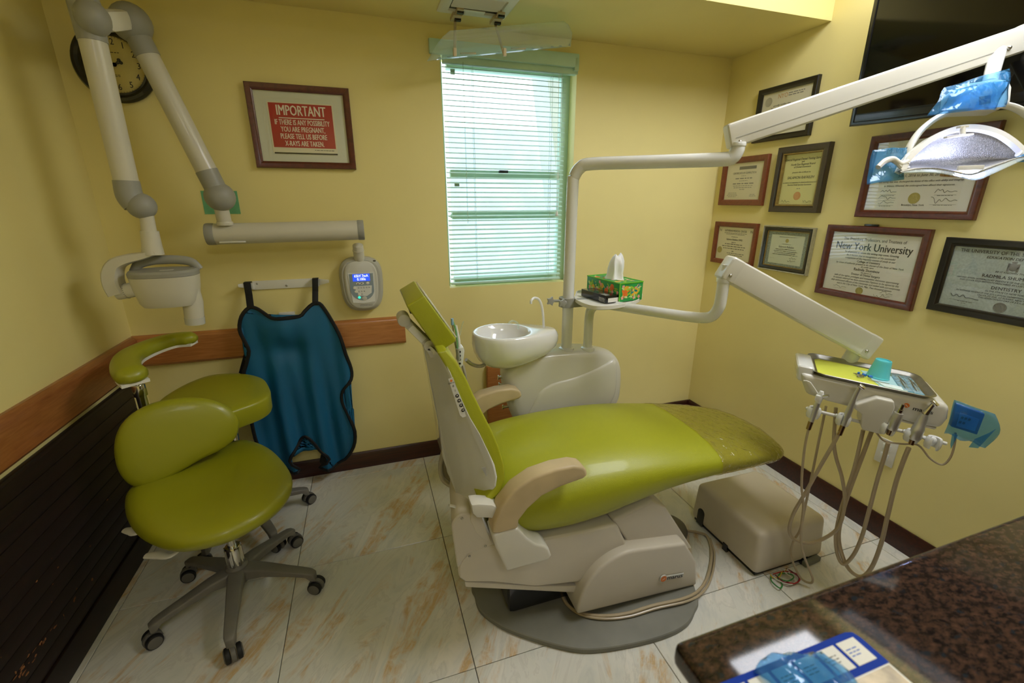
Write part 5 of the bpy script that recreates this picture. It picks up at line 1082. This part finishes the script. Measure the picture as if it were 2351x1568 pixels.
d_ = (sB-sA).normalized(); sd_ = d_.cross(V((0, 0, 1))).normalized(); up_ = sd_.cross(d_)
for a_, b_, h_ in ((sA-d_*.004, sA+d_*.05, .0865), (sB-d_*.05, sB+d_*.006, .0935)):
    g = G(); g.bar(a_, b_, .068, h_, .014, seg=3); de.part('arm_end_cap', g, CREAM)
for p in (sA+d_*.02+sd_*.034-up_*.02, sB-d_*.03+sd_*.034-up_*.02):
    g = G(); g.sph(p, .0065, 12); de.part('screw', g, STEEL)
cl_ = MD @ V((-.035, .145, -.04))
g = G(); g.cyl(sB-d_*.04-up_*.03, V((cl_.x, cl_.y, cl_.z)), .024, .026, seg=20); de.part('head_pivot', g, LGREY)
# body under the tray (local u, v, w)
def lprism(pts, v0, dv, bev=.01, seg=3, m=None): g = G(); vs = g.prism([V((u, v0, w)) for u, w in pts], (0, dv, 0), bev, seg, .6); return g
body = [(-.20, -.012), (-.19, -.04), (-.165, -.085), (-.10, -.094), (.05, -.098), (.17, -.10), (.205, -.095), (.212, -.06), (.205, -.02), (.19, -.012)]
de.part('body', lprism(body, -.112, .23, .018, 4), CREAM, local=True)
de.part('end_block', lprism([(-.215, .012), (-.205, -.045), (-.16, -.05), (-.16, .012)], -.10, .16, .012, 3), WHITEG, local=True)
de.part('bracket_block', lprism([(.018, -.03), (.062, -.03), (.07, -.05), (.074, -.145), (.064, -.152), (.012, -.152), (.004, -.14), (-.004, -.10), (-.03, -.085), (-.03, -.07)], -.142, .09, .01, 3), CREAM, local=True)
de.part('bottom_lip', lprism([(.08, -.10), (.20, -.10), (.195, -.108), (.10, -.108)], -.10, .18, .003, 2), BEIGE, local=True)
g = G(); lm_ = Matrix(((1, 0, 0, .14), (0, 0, -1, -.1135), (0, 1, 0, -.048), (0, 0, 0, 1))); g.text('marus', lm_ @ T(.006, 0, 0), .019, 1.1, .0005); de.part('lettering', g, INK, local=True, angle=180)
g = G(); g.cyl((.103, -.112, -.043), (.103, -.1145, -.043), .0075, seg=20); de.part('emblem', g, ORINK, local=True)
g = G(); g.box((0, 0, .0), (.006, .0015, .0004), M=Matrix.Translation((.102, -.1148, -.042)) @ Matrix.Rotation(.7, 4, 'Y') @ Matrix.Rotation(math.pi/2, 4, 'X')); g.box((0, 0, .0), (.006, .0015, .0004), M=Matrix.Translation((.105, -.1148, -.045)) @ Matrix.Rotation(.7, 4, 'Y') @ Matrix.Rotation(math.pi/2, 4, 'X')); de.part('emblem_mark', g, WHP, local=True)
g = G(); g.tube([atv(1845, 874, -.125), atv(1860, 878, -.13), atv(1880, 908, -.135)], .0022, 8, 2); de.part('tip_rest', g, WHITEM, local=True)
H = [(-.132, -.134), (-.046, -.134), (.074, -.126), (.138, -.131), (.192, -.137)]; HV = -.14
g = G(); g.cyl((-.132, HV+.012, -.130), (.01, HV+.02, -.134), .0058, seg=14); g.cyl((.06, HV+.02, -.128), (.226, HV+.012, -.133), .0058, seg=14); de.part('holder_bar', g, CREAM, local=True)
for k, (u, w) in enumerate(H):
    g = G(); n_ = 22; rings = []
    gap = .55
    for j in range(n_):
        a = -math.pi/2+gap+(2*math.pi-2*gap)*j/(n_-1); c = V((math.cos(a), math.sin(a), 0)); fl = .75+.25*math.sin(math.pi*j/(n_-1))
        rings.append([V((u, HV, w))+c*r_+V((0, 0, z_)) for r_, z_ in ((.0125, -.017), (.02*fl, -.019), (.0235*fl, -.010), (.0235*fl, .012), (.019*fl, .019), (.0125, .017))])
    g.loft(rings); g.sph((u, HV+.017, w), (.017, .012, .018), 14); g.sph((u-.017, HV+.010, w+.006), (.009, .008, .007), 10); de.part('instrument_holder', g, WHITEG, local=True, angle=40)
# keypad wrapped in blue film
kp = [(.222, .0), (.30, -.012), (.298, -.098), (.228, -.09)]
g = G(); g.prism([V((.225, -.085, -.012)), V((.29, -.10, -.02)), V((.292, -.105, -.09)), V((.232, -.09, -.088))], (.0, .022, .0), .004, 2); de.part('keypad', g, mat('navy_keypad', '#1b4f9e', .3, coat=.3), local=True)
g = G(); g.prism([V((.238, -.0905, -.035)), V((.282, -.1005, -.04)), V((.283, -.1035, -.08)), V((.242, -.0935, -.08))], (0, -.0015, 0)); o = de.part('keypad_face', g, mat('blue_keypad_face', '#4b8bd4', .3), local=True)
g = G()
for k in range(5): q = V((.246+.008*(k % 3), -.096-.0015*(k % 3), -.048-.016*(k//3))); g.ring(0, 0, .006, .008, [(0, 0), (.001, 0)]) if False else g.box(q, (.006, .001, .008))
de.part('keypad_key', g, mat('navy_key', '#123a78', .4), o, local=True)
g = G(); rows = []
P4 = [V((.200, -.118, .012)), V((.300, -.118, -.002)), V((.318, -.10, -.06)), V((.296, -.118, -.128)), V((.222, -.118, -.105))]
for j in range(9):
    v = j/8; rows.append([V((.205+(.30-.205)*u+.02*math.sin(3.1*v)*u+.012*v, -.112-.012*u+.003*math.sin(9*u+7*v)-.004*math.sin(3.14*v), (.008-.014*u)+(-.108-.008*u-(.008-.014*u))*v+.004*math.sin(12*u)*(v > .9))) for u in (k/10 for k in range(11))])
g.loft(rows, cap=False, closed=False); o = de.part('barrier_film', g, BLUEF, local=True, angle=180); md = o.modifiers.new('s', 'SOLIDIFY'); md.thickness = .0007
g = G(); g.prism([V((.232, -.118, -.10)), V((.246, -.118, -.10)), V((.244, -.12, -.15)), V((.238, -.12, -.135))], (0, .0006, 0)); g.prism([V((.285, -.118, -.10)), V((.31, -.116, -.07)), V((.318, -.12, -.05)), V((.300, -.122, -.125)), V((.28, -.12, -.13))], (0, .0006, 0)); de.part('film_tail', g, BLUEF, local=True)
def hose_pts(px, v0, v1): n = len(px); return [MD @ atv(x, y, v0+(v1-v0)*i/(n-1)) for i, (x, y) in enumerate(px)]
cz = lambda L: [(1780+x/2.529, 780+y/2.529) for x, y in L]
g = G(); q = hose_pts(cz([(585, 525), (595, 550), (640, 590), (740, 605), (830, 612), (900, 690), (970, 725), (1018, 680), (1042, 600), (1045, 540)]), -.10, -.09); g.tube(q, .0032, 8); de.part('keypad_cord', g, HOSE)
floorcl = lambda P, r: [V((p.x, p.y, max(p.z, r+.001))) for p in P]
# instruments
def instr(name, label, parts, hose, r, cat='dental instrument', v0=-.145, v1=-.05):
    t = Thing(name, label, cat, Matrix.Translation(MD @ V(parts[0][1])), group='instruments hung on the delivery unit')
    for nm, p, fn, m in parts:
        g = G(); fn(g); g.bm.transform(MD); t.part(nm, g, m)
    g = G(); g.tube(floorcl(hose_pts(hose, v0, v1), r), r, 10, 6); t.part('hose', g, HOSE)
    return t
v = -.145
s0, s1 = atv(1862, 968, v), atv(1880, 918, v); sd = (s1-s0)
def f_body(g): g.tube([s0+sd*.0, s0+sd*.3, s0+sd*.95], [.008, .0105, .0085], 16, smooth=False)
def f_head(g): g.tube([s0+sd*.85, s0+sd*1.15, s0+sd*1.38], [.0085, .012, .006], 14, smooth=False); g.box(s0+sd*1.1+V((-.006, -.008, .0)), (.016, .012, .022), .004)
def f_noz(g): g.cyl(s0+sd*1.15, s0+sd*1.22+V((.02, -.012, .008)), .0065, .005, seg=12)
def f_ferr(a, d): return lambda g: g.cyl(a-d*.35, a+d*.02, .0075, .0082, seg=14)
instr('air_water_syringe', 'white-headed air and water syringe in the first instrument holder', [('handle', s0, f_body, SATIN), ('head', s0, f_head, WHITEG), ('nozzle', s0, f_noz, CHROME), ('coupling', s0, f_ferr(s0, sd), BRASSY)],
      cz([(205, 470), (175, 600), (158, 740), (153, 860), (163, 960), (152, 1080), (150, 1170), (165, 1250), (200, 1340), (218, 1395), (200, 1412), (150, 1385), (110, 1310), (90, 1240), (105, 1170), (145, 1100), (175, 960), (210, 800), (250, 600), (295, 385)]), .0042, v1=-.07)
h0, h1, h2 = atv(1936, 976, v), atv(1962, 912, v), atv(1974, 888, v); hd_ = h1-h0
def f_b2(g): g.tube([h0, h0+hd_*.25, h0+hd_*.6, h1, h2], [.0095, .0105, .0095, .0075, .0055], 16, 4)
def f_h2(g): g.cyl(h2+V((.012, -.004, -.002)), h2+V((-.004, -.001, .006)), .0072, seg=16, bev=.001)
instr('high_speed_handpiece', 'slim silver turbine handpiece, its head touching the steel tray rim midway along', [('handle', h0, f_b2, SATIN), ('head', h0, f_h2, CHROME), ('coupling', h0, f_ferr(h0, hd_), BRASSY)],
      cz([(375, 530), (345, 590), (275, 710), (180, 880), (110, 1000), (82, 1090), (95, 1145), (140, 1172), (205, 1180), (290, 1150), (365, 1090), (398, 990), (402, 900), (385, 790), (352, 680), (340, 590), (346, 480), (352, 395)]), .0062)
m0, m1 = atv(2046, 986, v), atv(2064, 948, v); md_ = m1-m0
def f_b3(g): g.tube([m0, m0+md_*.1, m0+md_*.75, m1], [.0125, .0145, .0145, .012], 18, smooth=False)
def f_h3(g): g.tube([m1, m1+md_*.2, m1+md_*.21, m1+md_*.5], [.0075, .0075, .0055, .0055], 14, smooth=False)
instr('slow_speed_motor', 'short silver air motor with bare nose, in the holder right of the cream block', [('handle', m0, f_b3, SATIN), ('nose', m0, f_h3, CHROME), ('coupling', m0, f_ferr(m0, md_*.9), BRASSY)],
      cz([(655, 600), (630, 690), (590, 820), (545, 990), (500, 1150), (450, 1255), (395, 1303), (362, 1250), (350, 1150), (372, 1020), (415, 880), (460, 740), (510, 525)]), .0062)
c0, c1, c2 = atv(2097, 1008, v), atv(2124, 950, v), atv(2144, 926, v); cd = c1-c0
def f_b4(g): g.tube([c0, c0+cd*.08, c0+cd*.45, c0+cd*.5, c0+cd*.85, c1], [.0145, .0175, .0165, .0145, .0115, .0095], 18, smooth=False)
def f_n4(g): g.tube([c1, c1.lerp(c2, .5), c2], [.0095, .0065, .0052], 14, smooth=False)
def f_h4(g): g.cyl(c2+V((.008, -.006, -.004)), c2+V((-.006, .0, .008)), .0066, seg=14, bev=.001)
instr('contra_angle_handpiece', 'long silver contra-angle handpiece beside the keypad, its head at the tray corner', [('handle', c0, f_b4, SATIN), ('neck', c0, f_n4, CHROME), ('head', c0, f_h4, CHROME), ('coupling', c0, f_ferr(c0, cd*.6), BRASSY)],
      cz([(775, 628), (745, 700), (700, 830), (655, 1010), (615, 1180), (560, 1320), (500, 1375), (430, 1335), (385, 1240), (368, 1130), (395, 990), (440, 850), (500, 690), (560, 530)]), .0068)
# steel tray and what lies on it
tr = Thing('instrument_tray', 'rectangular stainless steel tray lying on the delivery unit', 'tray', MD)
def rrect(a, b, r, w, n=6):
    out = []
    for cx, cy, q0 in ((a-r, b-r, 0), (-a+r, b-r, 1), (-a+r, -b+r, 2), (a-r, -b+r, 3)):
        for k in range(n+1): q = (q0+k/n)*math.pi/2; out.append(V((cx+r*math.cos(q), cy+r*math.sin(q), w)))
    return out
g = G(); g.loft([rrect(.148, .098, .03, -.011), rrect(.157, .107, .034, -.009), rrect(.166, .116, .038, .003), rrect(.171, .121, .041, .0045), rrect(.172, .122, .042, .0025), rrect(.167, .117, .04, .0015), rrect(.158, .108, .035, -.0075), rrect(.150, .10, .03, -.0092)])
tr.part('dish', g, STEEL, local=True, angle=60)
def onl(m_, *a): m_.bm.transform(MD); return m_
def lsingle(name, g, m, label, cat, at_, angle=35): g.bm.transform(MD); return single(name, g, m, label, cat, MD @ V(at_), angle=angle)
g = G(); g.prism([p for p in rrect(.147, .096, .028, -.0085)], (0, 0, .0004)); lsingle('tray_liner', g, mat('lime_paper', '#d3d94f', .55, var=.03), 'lime yellow paper liner in the steel instrument tray', 'paper', (0, 0, -.008))
g = G(); g.prism([V((u, w, -.0079)) for u, w in ((-.005, .055), (.03, -.09), (.105, -.093), (.085, .06))], (0, 0, .0012)); lsingle('bib', g, mat('pale_blue_bib', '#b6dfe4', .6, var=.05, vscale=40), 'folded pale blue bib on the lime tray liner under the cup', 'bib', (.05, 0, -.008))
g = G(); g.prism([V((u, w, -.0064)) for u, w in ((.025, -.06), (.04, -.088), (.10, -.09), (.09, -.055))], (0, 0, .004)); lsingle('gauze_pack', g, mat('gauze', '#dff0ee', .8), 'small white gauze pack by the front rim of the tray', 'gauze', (.06, -.07, -.006))
def pouch(u0, u1, dz, label):
    t = Thing('sterile_pouch', label, 'pouch', Matrix.Translation(MD @ V(((u0+u1)/2, 0, dz))), group='instrument pouches on the steel tray')
    g = G(); rows = []
    for j in range(9):
        k = j/8; rows.append([V((u0+(u1-u0)*u+.012*k*0, -.088+.17*k, dz+.004*math.sin(math.pi*u)+.0015*math.sin(7*k+9*u))) for u in (q/6 for q in range(7))])
    g.loft(rows, cap=False, closed=False); g.bm.transform(MD); o = t.part('film', g, film('pouch_film', '#cfeaf2', .35, .06, .8, 60)); md = o.modifiers.new('s', 'SOLIDIFY'); md.thickness = .0006
    g = G(); g.box(((u0+u1)/2, -.003, dz-.001), (u1-u0-.002, .168, .0006)); g.bm.transform(MD); t.part('paper_back', g, mat('pouch_paper', '#c4e2ea', .7))
    g = G(); c = (u0+u1)/2
    g.tube([V((c-.004, -.07, dz+.002)), V((c-.002, .0, dz+.003)), V((c+.003, .06, dz+.002))], [.0016, .003, .0014], 8); g.tube([V((c+.006, -.072, dz+.002)), V((c+.005, .01, dz+.003)), V((c+.0, .06, dz+.002))], [.0012, .0026, .0012], 8); g.bm.transform(MD); t.part('wrapped_instrument', g, STEEL)
pouch(.085, .118, -.0045, 'sealed pale blue pouch of steel instruments, nearer the cup')
pouch(.116, .146, -.0055, 'sealed pale blue pouch of steel instruments along the tray edge')
cb = MD @ V((.038, .012, -.0065))
cup = Thing('plastic_cup', 'pale turquoise plastic cup standing upside down on the tray', 'cup', loc=cb)
g = G(); prof = [(.0, .0005), (.033, .0005), (.0335, .003)]
for k in range(12): z = .005+k*.0045; r_ = .033-.0095*z/.062; prof += [(r_, z), (r_-.0006, z+.0028)]
prof += [(.0235, .062), (.0225, .064), (.0205, .064), (.0195, .060), (.0, .0595)]
g.lathe([(r_*1.0, z) for r_, z in prof], cb, axis=dn, seg=32); cup.part('body', g, mat('turquoise_plastic', '#62d2dc', .35, coat=.2, var=.03))
for k in range(14):
    r_ = random.Random(k); u, w = -.022+r_.uniform(-.012, .02), -.028+r_.uniform(-.016, .012); a = r_.uniform(0, 3.1); d = V((math.cos(a), math.sin(a), 0)); L = .009; z = -.0045+.002*(k % 3)
    if k == 0: bu = Thing('bur_pile', 'small heap of steel burs and blue caps beside the upturned cup', 'dental burs', Matrix.Translation(MD @ V((-.02, -.03, -.006))))
    g = G(); g.tube([V((u, w, z))-d*L, V((u, w, z))+d*L*.4, V((u, w, z))+d*L], [.0012, .001, .0018], 6, smooth=False); g.bm.transform(MD); b_ = bu.part('bur', g, STEEL)
    if k < 3: g = G(); q = V((-.012+.016*k-.01, -.012-.004*k, .0)); g.cyl(q-d*.006, q+d*.006, .0042, seg=10); g.bm.transform(MD); bu.part('blue_cap', g, mat('blue_cap', '#1f74d6', .4) if k == 0 else bpy.data.materials['blue_cap'])
g = G(); g.tube([V((.0, -.045, -.005)), V((.03, -.05, -.004)), V((.06, -.046, -.004))], [.0012, .0022, .0008], 8); lsingle('probe', g, STEEL, 'thin steel probe lying in front of the turquoise cup', 'dental instrument', (.03, -.05, -.004))
# ---------------------------------------------------------------- floor: utility box, pedal, cords
ub = Thing('utility_box', 'beige plastic utility box on the floor beneath the chair toe', 'utility box', loc=(1.55, 1.22, 0))
bl_, br_ = at(1733, 1326, Z=0), at(1893, 1284, Z=0); fl_ = at(1577, 1186, Z=0)
x0, x1, y0, y1 = bl_.x-.008, br_.x, bl_.y-.006, bl_.y+.38
g = G(); bb = [V((x0, y0, .012)), V((x1, y0, .012)), V((x1, y1, .012)), V((x0, y1, .012))]; tt = [V((x0-.008+.012, y0+.012, .205)), V((x1-.014, y0+.012, .205)), V((x1-.014, y1-.012, .205)), V((x0+.004, y1-.012, .205))]
vs = g.loft([bb, tt]); g._bev(vs, .03, 5, .8); ub.part('cover', g, BEIGED, angle=50)
g = G(); g.box(((x0+x1)/2, (y0+y1)/2, .007), (x1-x0-.03, y1-y0-.03, .014)); ub.part('base', g, BLACK)
def slot(w0, w1, z0, z1, arch):
    pts = [(w0, z0), (w1, z0), (w1, z1)]+([((w0+w1)/2+(w1-w0)/2*math.cos(q), z1+(w1-w0)/2*math.sin(q)) for q in (math.pi*k/8 for k in range(1, 8))] if arch else [])+[(w0, z1)]
    return pts
g = G(); g.prism([V((x0-.0025+.004*z/.2, y, z)) for y, z in slot(y1-.085, y1-.045, .012, .075, True)], (.012, 0, 0)); ub.part('cable_opening', g, BLACK)
g = G(); g.prism([V((x0-.0025+.004*z/.2, y, z)) for y, z in slot(y0+.15, y0+.175, .0, .035, False)], (.012, 0, 0)); ub.part('cable_opening', g, BLACK)
g = G(); g.prism([V((x, y0-.002+.012*z/.2, z)) for x, z in slot(x1-.12, x1-.09, .0, .03, False)], (0, .012, 0)); ub.part('cable_opening', g, BLACK)
g = G(); g.bar(V((x1-.12, y0-.012, .012)), V((x1-.03, y0-.004, .012)), .02, .02, .002); ub.part('terminal_strip', g, mat('grey_terminal', '#7d7f70', .5))
wb_ = Thing('loose_wires', 'tangle of thin red, green, yellow and white wires spilling out under the beige box', 'wires', loc=(x0+.15, y0-.03, .005))
for k, (cn, ch_, loop) in enumerate((('green', '#2f8a3c', [(1770, 1322), (1772, 1335), (1790, 1350), (1796, 1342), (1785, 1325), (1800, 1310)]), ('red', '#b02a2a', [(1775, 1318), (1800, 1312), (1830, 1318), (1836, 1332), (1820, 1340), (1800, 1332)]), ('yellow', '#d8b83a', [(1768, 1318), (1775, 1326), (1790, 1324), (1795, 1314), (1806, 1308)]), ('white', '#d8d4c8', [(1772, 1322), (1790, 1334), (1815, 1342), (1825, 1334), (1812, 1322), (1800, 1312)]), ('maroon', '#7a2030', [(1780, 1320), (1800, 1336), (1828, 1338), (1834, 1326), (1818, 1312), (1805, 1306)]), ('green', None, [(1790, 1316), (1815, 1318), (1822, 1326), (1808, 1334), (1788, 1328)]))):
    m = mat(cn+'_wire', ch_, .45) if ch_ else bpy.data.materials['green_wire']
    g = G(); g.tube([at(x, y, Z=.006+.004*((i+k) % 3)) for i, (x, y) in enumerate(loop)], .0022, 6); wb_.part(cn+'_wire', g, m)
g = G()
for k in range(4): p = at(1800+k*4, 1309+(k % 2)*6, Z=.016); g.sph(p, .004, 8)
wb_.part('connector', g, WHITEM)
fp = Thing('foot_pedal', 'round grey foot control disc on the floor between chair base and beige box', 'foot pedal', loc=at(1535, 1205, Z=0))
fc = at(1530, 1208, Z=.03); fc.z = 0
g = G(); g.lathe([(.085, .004), (.092, .006), (.093, .02), (.088, .032), (.07, .04), (.02, .042)], fc, seg=36); fp.part('disc', g, mat('pedal_grey', '#6c675c', .5, var=.05))
g = G()
for k in range(3): g.box((fc.x+.03+.0*k, fc.y+.02-.02*k, .0405), (.03, .003, .002), .0005)
fp.part('grip_mark', g, STOOLG)
q = [at(1573, 1218, Z=.012), at(1600, 1222, Z=.008), at(1624, 1232, Z=.008), at(1634, 1270, Z=.008), at(1626, 1320, Z=.010), at(1606, 1354, Z=.016), at(1570, 1374, Z=.033), at(1500, 1390, Z=.033), at(1440, 1408, Z=.03), at(1385, 1414, Z=.03), at(1335, 1407, Z=.03), at(1305, 1390, Z=.03), at(1290, 1366, Z=.03), at(1285, 1345, Z=.03)]
g = G(); g.tube(q, .006, 10); g.tube([p+V((.004, -.013, -.001 if p.z > .02 else 0)) for p in q[2:]], .0045, 8); fp.part('cord', g, HOSE)
# ---------------------------------------------------------------- granite counter and the things on it
ct = Thing('counter_cabinet', 'low dark cabinet carrying the granite counter in the near corner', 'cabinet', loc=(1.2, -.3, 0))
cz0 = at(1547, 1472, Z=.90); ca = (at(2340, 1182, Z=.90)-cz0); ca.z = 0; ca.normalize(); cbk = V((ca.y, -ca.x, 0))
Mc = Matrix(((ca.x, -cbk.x, 0, cz0.x), (ca.y, -cbk.y, 0, cz0.y), (0, 0, 1, 0), (0, 0, 0, 1)))
LX = (XR-cz0.x)/ca.x - .015
g = G(); g.box((LX/2+.02, -.42, .45), (LX-.06, .76, .78), .003, M=Mc); ct.part('body', g, MAHOG)
for k in range(3):
    w = (LX-.08)/3; u = .05+w*(k+.5); g = G(); g.box((u, -.033, .47), (w-.012, .018, .70), .004, M=Mc); d_o = ct.part('door', g, MAHOG)
    g = G(); g.bar(Mc @ V((u+w*.35, -.018, .62)), Mc @ V((u+w*.35, -.018, .74)), .01, .01, .002, up=(1, 0, 0)); ct.part('handle', g, STEEL, d_o)
g = G(); g.box((LX/2, -.42, .04), (LX-.12, .68, .08), 0, M=Mc); ct.part('plinth', g, BLACK)
g = G(); g.box((LX/2, -.42, .881), (LX, .84, .038), .011, 4, M=Mc); o = single('granite_counter', g, granite('brown_granite'), 'polished brown and black granite counter slab in the near corner', 'counter', cz0)
# catalogue with blue border
bA, bB, bC = at(1956, 1444, Z=.908), at(1690, 1552, Z=.908), at(2092, 1560, Z=.908)
eu = (bB-bA); Lb = .30; eu.z = 0; eu.normalize(); ev = V((eu.y, -eu.x, 0));
if ev.dot(bC-bA) < 0: ev = -ev
MB_ = Matrix(((-eu.x, -ev.x, 0, bA.x), (-eu.y, -ev.y, 0, bA.y), (0, 0, 1, .9005), (0, 0, 0, 1)))   # u to the right along the top, v up, origin at the right top corner
bk = Thing('catalogue', 'glossy dental catalogue with a deep blue header of white product squares, lying on the counter', 'magazine', MB_)
BLUEC = mat('deep_blue_cover', '#0a37a0', .6, spec=.12); PHOTO = mat('amber_photo_print', '#c9b48c', .3, var=.55, vscale=26, coat=.3)
g = G(); g.prism([V((0-.012, 0, 0)), V((-.003, -.003, 0)), V((0, -.012, 0)), V((0, -.22, 0)), V((-.228, -.22, 0)), V((-.228, 0, 0))], (0, 0, .006), .001, 1); bk.part('pages', g, PAPER, local=True)
g = G(); g.prism([V((-.012, -.0, 0)), V((-.003, -.003, 0)), V((0, -.012, 0)), V((0, -.046, 0)), V((-.228, -.046, 0)), V((-.228, 0, 0))], (0, 0, .0004)); g.bm.transform(Matrix.Translation((0, 0, .006))); bk.part('blue_header', g, BLUEC, local=True)
g = G(); g.box((-.114, -.132, .0062), (.220, .168, .0004)); bk.part('photo', g, PHOTO, local=True)
rgb_ = random.Random(9)
g = G()
for k in range(16):
    a, b = rgb_.uniform(-.19, -.035), rgb_.uniform(-.21, -.075); L = rgb_.uniform(.012, .03); pts = [(a+math.cos(q)*L, b+math.sin(q)*L*.45+.3*math.cos(q)*L) for q in (j*math.pi/7 for j in range(14))]
    g.bm.faces.new([g.bm.verts.new((u, w, .00655+k*.00001)) for u, w in pts])
bk.part('photo_shapes', g, mat('ivory_petals', '#e6dcc0', .3, var=.2, vscale=50, coat=.3), local=True, kind='stuff')
for k in range(6):
    u = -.025-.036*k; g = G(); g.box((u, -.023, .0068), (.031, .030, .0006), .0003, 1); sq = bk.part('product_square', g, PAPER, local=True)
    g = G(); r_ = random.Random(k)
    for j in range(3): g.words(u-.003, -.019-.004*j, .018, .0022, .0073, r_)
    bk.part('fine_print', g, BLINK if k == 0 else GINK, sq, local=True, kind='stuff')
g = G(); rows = []
w0 = MB_.inverted() @ at(1868, 1585, Z=.908)
for j in range(15):
    k = j/14; rows.append([V((w0.x-.05+.10*u+.006*math.sin(6*k), w0.y+.038-.10*k+.008*math.sin(5*u), .009+.016*math.sin(math.pi*u)*math.sin(math.pi*min(1, k*1.0+.05))*(1+.4*math.sin(9*u+4*k))+.005*abs(math.sin(13*u-7*k)))) for u in (q/14 for q in range(15))])
g.loft(rows, cap=False, closed=False); g.bm.transform(MB_); o = single('barrier_bag', g, BLUEF, 'crumpled blue plastic barrier bag lying on the catalogue', 'plastic bag', MB_ @ V((w0.x, w0.y, .008)), angle=180)
md = o.modifiers.new('s', 'SOLIDIFY'); md.thickness = .0008
bpy.context.view_layer.update()
